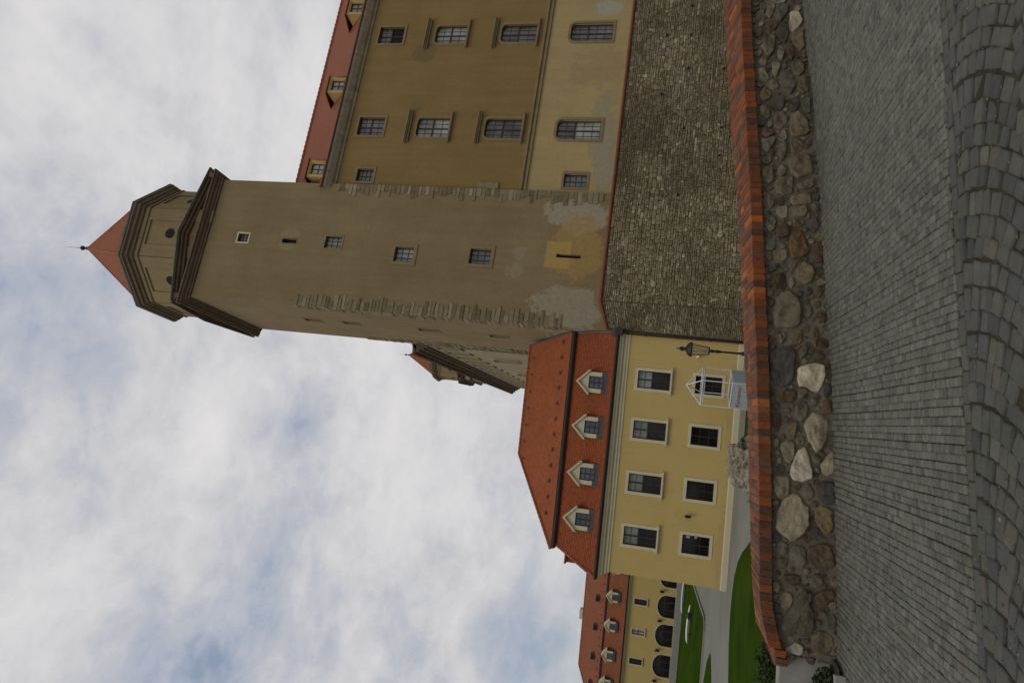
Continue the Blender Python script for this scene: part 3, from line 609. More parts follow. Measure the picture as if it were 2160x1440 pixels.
rb=MB(); rb.add([(-.9,-.8,20.7),(35.3,-.8,20.7),(35.3,7,22.3),(7,7,22.3),(-.9,14.8,20.7),(35.3,14.8,20.7)],[(0,1,2,3),(4,0,3),(5,4,3,2)]); rb.build('roof',M['tile_castle'],rear)
# ---------------------------------------------------------------- far tower
ft=thing('castle_tower','small distant castle tower with red pointed roof, rising behind the rear wing cornice','castle tower',(-3.5,100,0),R(8))
fp=[(-3.05,-3.05),(3.05,-3.05),(3.05,3.05),(-3.05,3.05)]
tb=MB(); tb.prism(fp,-2.6,31.2); tb.build('wall',M['rear'],ft)
sb=MB(); sb.sweep(fp,[(0,29.4),(.14,29.5),(.28,29.62),(.28,29.85),(0,29.95)],closed=True); sb.build('string_course',M['cornstone'],ft)
crown(ft,fp,30.6,1.0,3.2,35.2,36.4,41.0,rot=22.5-8,s=.8)
# ================================================================ rubble retaining wall under the castle
rw=thing('retaining_wall','high brown rubble stone retaining wall under the castle, topped by a thin red tile ledge','retaining wall',(0,0,0))
lp=[(2.84,40.18,5.83),(1.22,39.92,5.28),(.9,39.98,5.2)]
lp=lp[::-1]
lp=[(-.9,47.5,5.2)]+lp[1:]; 
far_=Vector((24.6,46.35)); dd=Vector((24.6-9.75,46.35-42.14)).normalized(); far_=far_+dd*26; lp.append((far_.x,far_.y,6.0))
mb=MB(); n=len(lp)
bat=.035
def offp(o):
    P=[Vector(p[:2]) for p in lp]; out=[]
    for i in range(n):
        ns=[]
        if i>0: d_=(P[i]-P[i-1]).normalized(); ns.append(Vector((d_.y,-d_.x)))
        if i<n-1: d_=(P[i+1]-P[i]).normalized(); ns.append(Vector((d_.y,-d_.x)))
        v_=ns[0] if len(ns)==1 else (ns[0]+ns[1])/max(.5,(1+ns[0].dot(ns[1]))); out.append(P[i]+v_*o)
    return out
top=offp(0); bot=offp(.12)
for i in range(n-1):
    mb.quad((bot[i].x,bot[i].y,-2.6),(bot[i+1].x,bot[i+1].y,-2.6),(top[i+1].x,top[i+1].y,lp[i+1][2]-.1),(top[i].x,top[i].y,lp[i][2]-.1),1 if i==1 else 0)
ins=offp(-.6)
for i in range(n-1): mb.quad((top[i].x,top[i].y,lp[i][2]-.1),(top[i+1].x,top[i+1].y,lp[i+1][2]-.1),(ins[i+1].x,ins[i+1].y,lp[i+1][2]-.08),(ins[i].x,ins[i].y,lp[i][2]-.08))
mb.build('masonry_core',M['rmortar'],rw)
SB=MB(); rs_=random.Random(31)
for i in range(1,n-1):
    L_=(Vector(lp[i+1][:2])-Vector(lp[i][:2])).length; Lm=min(L_,38.) if i==n-2 else L_
    def WP_(t,z,o):
        f_=t/L_; zt_=lp[i][2]+(lp[i+1][2]-lp[i][2])*f_-.1; k=(z+2.6)/(zt_+2.6); a=bot[i].lerp(bot[i+1],f_); b=top[i].lerp(top[i+1],f_); q=a.lerp(b,k)
        d_=(Vector(lp[i+1][:2])-Vector(lp[i][:2])).normalized(); return (q.x+d_.y*o,q.y-d_.x*o,z)
    z=-2.55; flat_=(i==1)
    while z<5.75:
        rh=rs_.uniform(.07,.12) if flat_ else rs_.choice([rs_.uniform(.09,.15),rs_.uniform(.13,.20),rs_.uniform(.18,.27)]); t=-rs_.uniform(0,.2)
        while t<Lm:
            w_=rs_.choice([rs_.uniform(.10,.22),rs_.uniform(.18,.40),rs_.uniform(.25,.58)])*(1.1 if flat_ else 1.)
            t0=max(t,0.02); t1=min(t+w_,Lm-.01)
            if t1-t0>.06:
                fm=(t0+t1)/2/L_; ztop=lp[i][2]+(lp[i+1][2]-lp[i][2])*fm-.13
                wv=.13*noise.noise(Vector((fm*L_*.32,z*.35,i*7.)))+.03*noise.noise(Vector((fm*L_*1.7,z*1.1,3.)))
                subs=[(z,z+rh)] if rs_.random()>.38 or rh<.15 else [(z,z+rh*.5),(z+rh*.5,z+rh)]
                for za,zb_ in subs:
                    g_=.011; za_=za+g_+wv; zb__=min(zb_-g_+wv,ztop)
                    if zb__-za_<.03: continue
                    pr=rs_.uniform(.012,.055); j=lambda k:rs_.uniform(-k,k); h_=zb__-za_; ww=t1-t0-2*g_
                    P4=[(t0+g_+j(.1)*ww,za_+j(.16)*h_),(t1-g_+j(.1)*ww,za_+j(.16)*h_),(t1-g_+j(.12)*ww,zb__+j(.16)*h_),(t0+g_+j(.12)*ww,zb__+j(.16)*h_)]
                    P4=[(min(max(a,.0),L_),min(max(b,-2.6),ztop)) for a,b in P4]; cx_=sum(a for a,_ in P4)/4; cz_=sum(b for _,b in P4)/4
                    P8=[]
                    for k in range(4):
                        a,b=P4[k],P4[(k+1)%4]; P8+= [(a[0]*.8+b[0]*.2,a[1]*.8+b[1]*.2),(a[0]*.2+b[0]*.8,a[1]*.2+b[1]*.8)]
                    tl=j(.25),j(.25)
                    vs=[WP_(a,b,-.03) for a,b in P8]+[WP_(a,b,pr*.65) for a,b in P8]+[WP_(cx_+(a-cx_)*.72,cz_+(b-cz_)*.72,pr*(1+tl[0]*(a-cx_)/ww*2+tl[1]*(b-cz_)/h_)) for a,b in P8]
                    SB.add(vs,[(k,(k+1)%8,8+(k+1)%8,8+k) for k in range(8)]+[(8+k,8+(k+1)%8,16+(k+1)%8,16+k) for k in range(8)]+[tuple(range(16,24))])
            t+=w_
        z+=rh
print('rubble stones',len(SB.v)//24)
SB.build('stone_facing',M['blocks'],rw,uv=False)
mb=MB(); mb.sweep([p[:2] for p in lp[1:]],[(0,-.12),(.09,-.10),(.13,-.03),(.10,.02),(-.32,.12)],zs=[p[2] for p in lp[1:]]); mb.build('tile_ledge',M['rust_tile'],rw)

hb=MB()
for x,y,z in [(20.69,45.19,3.52),(20.67,45.18,2.02),(20.84,45.23,-.17),(22.89,45.81,2.1),(22.97,45.84,-.1),(18.26,44.5,1.98),(18.19,44.48,-.19),(14.03,43.3,1.94),(14.1,43.32,-.29),(12.23,42.79,-.29),(16.39,43.97,3.5),(9.62,42.05,1.92)]:
    o_=MB(); yy=-.09+ (3.5-z)*.012
    o_.tube((0,-.13,0),(0,.3,0),.075,.075,7); h_=o_.build('putlog_hole',M['dark'],rw,loc=(x,y,z)); h_.rotation_euler=(0,0,az2rz(74.17))  # solid dark plug, no recess cut: the hole's shade is put into its colour
    
# ================================================================ near yellow building
yb=thing('yellow_house','two-storey yellow house with four dormers in its orange mansard roof, touching the castle wall','house',(1.094,40,0),az2rz(84.5))
uu=[-2.61,-5.46,-8.44,-11.38]
holes=[(u-.5,u+.5,1.43,3.24,0,0) for u in uu]+[(u-.5,u+.5,-1.4,.05,0,0) for u in uu]
tb=MB(); wall_front(tb,-13.5,0,-2.6,4.3,holes,reveal=.16)
tb.quad((-13.5,9,-2.6),(-13.5,0,-2.6),(-13.5,0,4.3),(-13.5,9,4.3)); tb.quad((0,9,-2.6),(-13.5,9,-2.6),(-13.5,9,4.3),(0,9,4.3)); tb.quad((0,0,-2.6),(0,9,-2.6),(0,9,4.3),(0,0,4.3))
tb.build('wall',M['yellow'],yb)
pb=MB(); pb.sweep([(-13.5,9),(-13.5,0),(-.0,0)],[(0,-2.6),(.06,-2.6),(.06,-2.16),(0,-2.12)]); pb.build('plinth',M['cream'],yb)
wu=window(yb,uu[0],1.43,1.,1.81,cols=2,rows=(1.25,1),gb=(1,2),wood='woodblack',glass_m='g_dark',top_glass='g_blind',trim='cream',tw=.16,tp=.03,sill=('cream',.26,.16,.09),rec=.11,fr_=.055,mull=.075,bar=.022)
for u in uu[1:]: dup(wu,yb,location=(u,0,1.43))
wl=window(yb,uu[0],-1.4,1.,1.45,cols=2,rows=(1.,),gb=(1,3),wood='woodblack',glass_m='g_dark',trim='cream',tw=.16,trim_bottom=True,tp=.03,rec=.1,fr_=.05,mull=.05,bar=.03)
for u in uu[1:]: dup(wl,yb,location=(u,0,-1.4))
pb=MB(); pb.box(-.28,-.16,.128,.135,1.05,1.27); pb.box(-.26,-.16,.128,.135,.68,.8); pb.build('paper_notice',M['panel'],yb,loc=(uu[3]+.6,0,-1.4))
cb=MB(); cb.sweep([(-13.5,9),(-13.5,0),(0,0)],[(0,3.84),(.05,3.86),(.05,3.97),(.11,4.02),(.11,4.1),(.07,4.13),(.2,4.22),(.22,4.3),(.3,4.36),(.34,4.44),(0,4.45)]); cb.build('cornice',M['cream'],yb)
cb=MB(); cb.sweep([(-13.5,9.3),(-13.5,0),(0,0)],[(.24,4.44),(.40,4.45),(.46,4.55),(.46,4.64),(.2,4.66)]); cb.build('gutter',M['gutter'],yb)
EZ,BZ,BY,RZ,RY=4.62,7.24,.92,10.58,4.5
rb=MB()
rb.quad((-13.85,-.36,EZ),(0.0,-.36,EZ),(-.18,BY,BZ),(-12.6,BY,BZ)); rb.quad((-13.85,9.36,EZ),(-13.85,-.36,EZ),(-12.6,BY,BZ),(-12.6,8.1,BZ)); rb.quad((-2.0,9.36,EZ),(-13.85,9.36,EZ),(-12.6,8.1,BZ),(-1.7,8.1,BZ))
rf=rb.build('mansard_slope',M['tile_lo'],yb)
rb=MB(); x0=-12.85; f0=BY-.22
rb.quad((x0,f0,BZ+.12),(-.12,f0,BZ+.12),(-.82,RY,RZ),(-7.95,RY,RZ)); rb.add([(x0,8.3,BZ+.12),(x0,f0,BZ+.12),(-7.95,RY,RZ)],[(0,1,2)]); rb.quad((-1.7,8.3,BZ+.12),(x0,8.3,BZ+.12),(-7.95,RY,RZ),(-.82,RY,RZ))
rb.add([(-.12,f0,BZ+.1),(-1.7,8.3,BZ+.1),(-.82,RY,RZ-.02)],[(0,1,2)]); rb.quad((-.12,f0,BZ+.08),(x0,f0,BZ+.08),(x0,8.3,BZ+.08),(-1.7,8.3,BZ+.08))
ru=rb.build('upper_roof',M['tile_hi'],yb)
cb=MB(); cb.sweep([(x0+.05,8.2),(x0+.05,f0+.02),(-.12,f0+.02)],[(-.12,BZ-.12),(.02,BZ-.12),(.06,BZ-.02),(.05,BZ+.09),(-.1,BZ+.1)]); cb.build('break_gutter',M['gutter'],yb)
rb=MB()
def ridgeline(mb,a,b,r=.09,step=.3):
    a=Vector(a); b=Vector(b); n_=max(1,int((b-a).length/step)); d_=(b-a)/n_
    for k in range(n_): mb.tube(a+d_*k,a+d_*(k+1.08),r,r*1.25,7)
ridgeline(rb,(-.82,RY,RZ),(-7.95,RY,RZ)); ridgeline(rb,(-7.95,RY,RZ),(x0,f0,BZ+.14)); ridgeline(rb,(-12.6,BY,BZ-.1),(-13.85,-.36,EZ)); rb.build('ridge_tiles',M['ridge'],ru)
vb=MB(); vb.tube((-.12,f0,BZ+.14),(-.82,RY,RZ+.02),.05,.05,6); vb.tube((0,-.36,EZ+.02),(-.18,BY,BZ),.05,.05,6); vb.build('verge_flashing',M['slate_panel'],ru)
g=None
for k in range(12):
    t=.17; x=-.75-k*.93
    if x<-11.4: break
    y=f0+(RY-f0)*t; z=BZ+.12+(RZ-BZ-.12)*t
    if g is None:
        m_=MB(); m_.box(-.1,-.03,-.1,.12,-.02,.10); m_.box(.03,.1,-.1,.12,-.02,.10); m_.box(-.04,.04,.02,.14,-.02,.12); g=m_.build('snow_guard',M['slate_panel'],yb,loc=(x,y,z))
    else: dup(g,yb,location=(x,y,z))
g2=None
for k in range(7):
    t=.88; x=-1.7-k*1.08; y=f0+(RY-f0)*t; z=BZ+.12+(RZ-BZ-.12)*t
    if g2 is None: m_=MB(); m_.box(-.05,.05,-.06,.06,-.02,.1); m_.box(-.03,.03,-.1,.1,-.02,.06); g2=m_.build('snow_hook',M['slate_panel'],yb,loc=(x,y,z))
    else: dup(g2,yb,location=(x,y,z))
def dormer(root,u,z0,zs_,za,w2,gx,gz0,gz1,y,trimm,glassm,roofm,back,name='dormer',rows=3,s=1.):
    mb=MB(); mb_h=[(-gx,gx,gz0,gz1,0,0)]
    wall_front(mb,-w2,w2,z0,zs_,mb_h,reveal=.1,y=y); mb.poly([(-w2,y,zs_),(w2,y,zs_),(0,y,za)])
    for sx_ in(-1,1):
        q=[(sx_*w2,y,z0),(sx_*w2,y+back,z0),(sx_*w2,y+back,zs_),(sx_*w2,y,zs_)]; mb.poly(q if sx_>0 else q[::-1],1)
    o=mb.build(name,[M[trimm],M['slate_panel']],root,loc=(u,0,0))
    rb=MB(); e=.11*s; th=.06*s
    for sx_ in(-1,1):
        d_=(za-zs_)/w2
        a=(sx_*(w2+e),y-.1*s,zs_-e*d_+.02); b=(0,y-.1*s,za+.02); c=(0,y+back+.3,za+.02); d=(sx_*(w2+e),y+back,zs_-e*d_+.02)
        up=lambda p:(p[0],p[1],p[2]+th)
        q=[a,b,c,d]+[up(p) for p in (a,b,c,d)]
        fs=[(0,3,2,1),(4,5,6,7),(0,1,5,4),(2,3,7,6),(3,0,4,7)]
        rb.add(q,fs if sx_<0 else [tuple(reversed(f)) for f in fs])
    rb.build('dormer_roof',M[roofm],o)
    tb_=MB()
    for sx_ in(-1,1):
        d_=(za-zs_)/w2; pts=[(sx_*(w2+e),zs_-e*d_-.07*s),(0,za-.07*s),(0,za+.03*s),(sx_*(w2+e),zs_-e*d_+.03*s)]
        tb_.extr(pts if sx_<0 else pts[::-1],y-.12*s,y-.04*s)
    tb_.build('rake_trim',M[trimm],o)
    fb=MB(); yy=y+.05
    for a,b,c,d in((-gx,-gx+.05*s,gz0,gz1),(gx-.05*s,gx,gz0,gz1),(-gx,gx,gz0,gz0+.05*s),(-gx,gx,gz1-.05*s,gz1),(-.025*s,.025*s,gz0,gz1)): fb.box(a,b,yy,yy+.04,c,d)
    for k in range(1,rows): zz_=gz0+(gz1-gz0)*k/rows; fb.box(-gx,gx,yy+.006,yy+.04,zz_-.015*s,zz_+.015*s)
    fb.build('dormer_frame',M['woodblack'],o)
    pb_=MB(); pb_.quad((-gx,yy+.035,gz0),(gx,yy+.035,gz0),(gx,yy+.035,gz1),(-gx,yy+.035,gz1)); pb_.build('dormer_pane',M[glassm],o)
    sb_=MB(); sb_.box(-w2-.03,-gx+.0,y-.05*s,y+.02,z0-.04,gz0+.14*s); sb_.box(gx-.0,w2+.03,y-.05*s,y+.02,z0-.04,gz0+.14*s); sb_.box(-gx,gx,y-.05*s,y+.02,z0-.04,gz0); sb_.build('dormer_flashing',M['slate_panel'],o)
    return o
d1=dormer(yb,-3.06,4.92,6.06,6.66,.6,.36,5.12,6.0,-.16,'cream','g_blue','cream',1.15)
for u in (-5.64,-8.3,-10.86): dup(d1,yb,location=(u,0,0))
sd=MB(); sd.box(-13.85,-12.9,2.4,3.6,5.6,6.6); o=sd.build('side_dormer',M['tile_lo'],yb)
sd=MB(); sd.box(-13.95,-12.9,2.3,3.7,6.6,6.7); sd.build('side_dormer_lid',M['tile_hi'],o)
db=MB(); db.tube((-.07,-.12,3.95),(-.07,-.12,-2.35),.06,.06,8); db.tube((-.07,-.12,3.95),(-.07,-.4,4.4),.06,.06,8); db.box(-.22,.1,-.5,-.2,4.3,4.75); 
for z in (3.0,1.2,-.6,-2.1): db.box(-.15,.01,-.2,.0,z,z+.06)
db.build('downpipe',M['pipe'],yb)
hb_=MB(); hb_.box(-.28,.16,-.42,.1,4.5,4.95); hb_.build('gutter_end_box',M['slate_panel'],yb)
def wall_lantern(root,u,z,s=1.):
    l=MB(); l.box(-.03*s,.03*s,-.16*s,0,.02*s,.06*s); l.lathe([(.02*s,-.14*s),(.05*s,-.12*s),(.085*s,.06*s),(.10*s,.08*s),(.05*s,.14*s),(.015*s,.2*s)],8,c=(0,-.18*s)); return l.build('wall_lantern',M['iron'],root,loc=(u,0,z))
wall_lantern(yb,-9.88,-.16,1.1)
# security camera
cc=MB(); cc.box(-.05,.05,-.36,-.06,-.05,.05,xf=lambda p:Vector((p.x,p.y,p.z+ p.y*.45))); cc.tube((0,0,.0),(0,-.14,-.02),.02,.02,6); cc.tube((0,-.36,-.16),(0,-.385,-.17),.045,.045,8,m=1); cc.build('security_camera',[M['white'],M['iron']],yb,loc=(-1.06,0,.1))
# ================================================================ far yellow building
fb_=thing('yellow_house','distant yellow arcaded house with round-arched openings and small dormers beyond the lawn','house',(-36.389,84.0,0),az2rz(88))
ac=[10.05,6.48,3.08,-.5,-4.05,-7.6]; wc=[9.95,6.52,2.95,-.55,-4.1,-7.6]
holes=[(u-1.3,u+1.3,-1.62,.42,1.3,.95) for u in ac]+[(u-.34,u+.34,1.67,3.17,0,0) for u in wc]
tb=MB(); wall_front(tb,-10,16,-2.6,3.95,holes,reveal=.35); tb.quad((-10,10,-2.6),(-10,0,-2.6),(-10,0,3.95),(-10,10,3.95)); tb.quad((16,0,-2.6),(16,10,-2.6),(16,10,3.95),(16,0,3.95)); tb.quad((16,10,-2.6),(-10,10,-2.6),(-10,10,3.95),(16,10,3.95)); tb.build('wall',M['yellow2'],fb_)
aw_=window(fb_,ac[0],-1.62,2.6,2.04,cols=3,rows=(1.5,1),gb=(1,1),wood='woodblack',glass_m='g_dark',rx=1.3,rz=.95,rec=.25,fr_=.08,mull=.1,trim='cream',tw=.1,tp=.02,name='arched_window')
for u in ac[1:]: dup(aw_,fb_,location=(u,0,-1.62))
sw_=window(fb_,wc[0],1.67,.68,1.5,cols=2,rows=(1,),gb=(1,2),wood='woodblack',glass_m='g_dark',rec=.15,fr_=.05,mull=.06,bar=.05,trim='cream',tw=.12,tp=.03,sill=('cream',.15,.16,.09))
for k,u in enumerate(wc[1:]):
    if k==1: window(fb_,u,1.67,.68,1.5,cols=2,rows=(1,),gb=(1,2),wood='woodblack',glass_m='g_curtain',rec=.15,fr_=.05,mull=.06,bar=.05,trim='cream',tw=.12,tp=.03,sill=('cream',.15,.16,.09))
    else: dup(sw_,fb_,location=(u,0,1.67))
pb=MB(); pb.sweep([(-10,10),(-10,0),(16,0)],[(0,-2.6),(.08,-2.6),(.08,-1.68),(0,-1.64)]); pb.build('plinth',M['concrete'],fb_)
cb=MB(); cb.sweep([(-10,10),(-10,0),(16,0)],[(0,3.6),(.08,3.65),(.2,3.78),(.3,3.95),(0,3.96)]); cb.build('cornice',M['cream'],fb_)
cb=MB(); cb.sweep([(-10,10),(-10,0),(16,0)],[(.2,3.95),(.42,3.96),(.45,4.1),(.1,4.12)]); cb.build('gutter',M['gutter'],fb_)
rb=MB(); rb.quad((-10.4,-.4,4.1),(16.4,-.4,4.1),(15.2,1.15,6.6),(-9.0,1.15,6.6)); rb.quad((-10.4,10.4,4.1),(-10.4,-.4,4.1),(-9,1.15,6.6),(-9,8.9,6.6)); rb.quad((16.4,10.4,4.1),(-10.4,10.4,4.1),(-9,8.9,6.6),(15.2,8.9,6.6)); rb.build('mansard_slope',M['tile_far'],fb_)
rb=MB(); rb.quad((-9.2,.95,6.68),(15.4,.95,6.68),(11,6,9.67),(-4.6,6,9.67)); rb.add([(-9.2,9.1,6.68),(-9.2,.95,6.68),(-4.6,6,9.67)],[(0,1,2)]); rb.add([(15.4,.95,6.68),(15.4,9.1,6.68),(11,6,9.67)],[(0,1,2)]); rb.quad((15.4,9.1,6.68),(-9.2,9.1,6.68),(-4.6,6,9.67),(11,6,9.67)); ur=rb.build('upper_roof',M['tile_far'],fb_)
cb=MB(); cb.box(-9.2,15.4,.93,1.1,6.5,6.66); cb.build('break_gutter',M['gutter'],fb_)
cb=MB(); cb.box(1.1,2.3,6.2,7.2,9.0,10.2,ch=.05); cb.build('chimney',M['cream'],ur)
rb=MB(); ridgeline(rb,(11,6,9.67),(-4.6,6,9.67),.08,.5); ridgeline(rb,(-4.6,6,9.67),(-9.2,.95,6.7),.08,.5); rb.build('ridge_tiles',M['ridge'],ur)
dd_=dormer(fb_,6.56,4.9,5.95,6.5,.62,.36,5.02,5.86,-.1,'cream','g_blue','cream',1.2)
for u in (3.07,-.47,-3.9,-7.4,10.0): dup(dd_,fb_,location=(u,0,0))
vb=MB(); vb.box(-.34,.34,-.3,.35,.0,.55,ch=.1); vb.box(-.28,.28,-.33,-.29,.08,.42,m=1); vent=vb.build('roof_vent',[M['slate_panel'],M['dark']],fb_,loc=(8.9,2.4,7.5))
for u in (5.35,1.8,-1.8,-5.2): dup(vent,fb_,location=(u,2.4,7.5))
g3=None
for k in range(24):
    x=14.2-k*.95; t=.09
    if x<-8: break
    if g3 is None: m_=MB(); m_.box(-.08,.08,-.08,.08,-.02,.1); g3=m_.build('snow_guard',M['slate_panel'],fb_,loc=(x,.95+5.05*t,6.68+3*t))
    else: dup(g3,fb_,location=(x,.95+5.05*t,6.68+3*t))
wl_=wall_lantern(fb_,8.24,.0,1.8)
for u in (4.78,1.3,-2.27): dup(wl_,fb_,location=(u,0,0.))
# ================================================================ courtyard ground
def sheet(name,pts,z,m,kind='structure',res=None):
    mb=MB(); mb.poly([(x,y,z) for x,y in pts]); o=mb.build(name,M[m]); tag(o,kind=kind); return o
sheet('courtyard_ground',[(-400,7.6),(400,7.6),(400,700),(-400,700)],-2.45,'gravel')
sheet('lawn',[(-3.2,9.5),(-5.2,23),(-7.4,30.5),(-8.0,31.7),(-8.8,33.4),(-9.6,34.7),(-10.6,35.6),(-11.7,35.95),(-12.7,35.9),(-13.9,35.4),(-15.3,34.3),(-20,31),(-60,22),(-60,9.5)],-2.446,'lawn')
sheet('lawn',[(-22.3,72),(-18.55,50.9),(-18.6,50.2),(-19.0,49.9),(-19.7,49.8),(-22.3,49.3),(-60,44),(-60,85),(-43.5,87.6),(-33,98),(-20,99),(-20,84)],-2.442,'lawn')
sheet('lawn',[(-18.2,44.6),(-18.15,44.0),(-18.9,42.4),(-21,40.2),(-34,34),(-34,43),(-25,48.3),(-22,48.0),(-19.4,46.2)],-2.440,'lawn')
sheet('lawn',[(-5.1,34.9),(-4.2,36.6),(-.6,36.9),(-.4,33.4),(-3.4,33.2)],-2.444,'lawn')
kb=MB(); kp=[(-60,43.8),(-22.3,49.15),(-19.7,49.65),(-18.95,49.75),(-18.45,50.15),(-18.4,50.9),(-22.15,72.5)]
kb.sweep(kp,[(0,-2.5),(.16,-2.5),(.16,-2.33),(0,-2.33)],closed=False); o=kb.build('kerb',M['concrete']); tag(o,'long pale kerb bending round the corner of the far lawn','kerb')
# pale pointed slabs on the lawn
def slab(loc,rz,L,w,label):
    t=thing('lawn_sculpture',label,'sculpture',loc,rz,'pale pointed sculptures on the lawn')
    mb=MB(); N=14; top=[]; vs=[]
    for k in range(N+1):
        x=-L/2+L*k/N; f=math.sin(math.pi*min(1,max(0,(k/N)))**.8)**.6 if 0<k<N else .02
        hw=w/2*f; h0=.16+.10*(1-f)*.6; h1=h0+.22*f+.02
        vs+=[(x,-hw*.5,h0),(x,hw*.5,h0),(x,hw,h1-.05),(x,0,h1+.04),(x,-hw,h1-.05)]
    fs=[]
    for k in range(N):
        for a in range(5): fs.append((k*5+a,k*5+(a+1)%5,(k+1)*5+(a+1)%5,(k+1)*5+a))
    fs+=[(4,3,2,1,0),tuple(N*5+a for a in range(5))]
    mb.add(vs,[tuple(reversed(f)) for f in fs]); mb.build('hull',M['white'],t)
    s=MB(); s.box(-L*.3,-L*.24,-.12,.12,-.02,.2); s.box(L*.2,L*.26,-.12,.12,-.02,.2); s.build('support',M['iron'],t)
    return t
s1=slab((-24.4,65.25,-2.442),R(0),3.5,.55,'pale pointed boat-like sculpture on the lawn with a dark box and rod across it')
bb=MB(); bb.box(.62,1.12,-.55,-.12,.0,.42,ch=.04); bb.build('dark_box',M['iron'],s1); bb=MB(); bb.tube((.5,-.75,.12),(.42,1.0,.50),.045,.045,6); bb.build('rod',M['iron'],s1)
s2=slab((-26.5,79.6,-2.442),R(8),4.2,.6,'pale pointed boat-like sculpture farther away, half hidden by the near yellow house')
# ================================================================ boulder
import bmesh
def lump(name,m,parent,loc,sx_,sy_,sz_,sub=4,seed=0,amp=.28,freq=1.6,flat=True):
    bm=bmesh.new(); bmesh.ops.create_icosphere(bm,subdivisions=sub,radius=1)
    for v in bm.verts:
        p=v.co.copy(); q=p*freq+Vector((seed,seed*2,0)); d_=noise.noise(q)*amp+noise.noise(q*2.7)*amp*.4+noise.noise(q*7)*amp*.12; p=p*(1+d_); v.co=Vector((p.x*sx_,p.y*sy_,p.z*sz_))
    me=bpy.data.meshes.new(name); bm.to_mesh(me); bm.free(); me.materials.append(m); o=bpy.data.objects.new(name,me); col.objects.link(o); o.location=loc
    if parent: o.parent=parent
    return o
bo=lump('boulder',M['rock'],None,(-4.75,33.4,-2.35),1.25,.8,.82,5,3.3,.48,1.5); tag(bo,'large pale rough boulder lying before the near yellow house','boulder')
for k,(x,z,s_) in enumerate(((-3.85,-1.95,.10),(-4.1,-1.78,.09),(-3.6,-2.1,.08))):
    pass
# ================================================================ leaves
def leaves(mb,c,rad,n,size,rr,droop=.3):
    for _ in range(n):
        while True:
            p=Vector((rr.uniform(-1,1),rr.uniform(-1,1),rr.uniform(-1,1)))
            if p.length<1 and p.length>.25: break
        p=Vector(c)+Vector((p.x*rad[0],p.y*rad[1],p.z*rad[2])); s_=size*rr.uniform(.6,1.4)
        a=Vector((rr.gauss(0,1),rr.gauss(0,1),rr.gauss(0,.6)+.2)).normalized(); b=a.orthogonal().normalized(); b=(b*math.cos(rr.uniform(0,6.3))+a.cross(b)*math.sin(rr.uniform(0,6.3))).normalized()
        mb.add([p-a*s_,p+b*s_*.42,p+a*s_,p-b*s_*.42],[(0,1,2,3)])
def shrub(label,base,clumps,size,mt,seed,stems=6,n=260,cat='shrub',spikes=0,name='shrub'):
    rr=random.Random(seed); t=thing(name,label,cat,base)
    mb=MB()
    for c,rad in clumps: leaves(mb,c,rad,n,size,rr)
    sb_=MB()
    for k in range(stems):
        c,rad=clumps[k%len(clumps)]; e=Vector(c)+Vector((rr.uniform(-1,1)*rad[0]*.7,rr.uniform(-1,1)*rad[1]*.7,rr.uniform(0,.9)*rad[2])); sb_.tube((rr.uniform(-.04,.04),rr.uniform(-.04,.04),-.02),e,.009,.004,5)
    for k in range(spikes):
        c,rad=clumps[k%len(clumps)]; d_=Vector((rr.uniform(-1,1),rr.uniform(-.6,.6),rr.uniform(.2,1))).normalized(); a=Vector(c)+d_*rad[0]*.5; e=Vector(c)+d_*rad[0]*rr.uniform(1.3,1.9); sb_.tube(a,e,.005,.003,4)
        for j in range(7): leaves(mb,a.lerp(e,j/6),(.02,.02,.02),3,size*.8,rr)
    mb.build('foliage',M[mt],t,uv=False); sb_.build('stem',M['bark'],t); return t
shrub('small weeds growing on the crest of the pale boulder',(-3.95,33.2,-2.0),[((0,0,.1),(.3,.2,.13)),((.35,0,-.02),(.16,.12,.1))],.06,'leaf',3,3,70,'weeds')

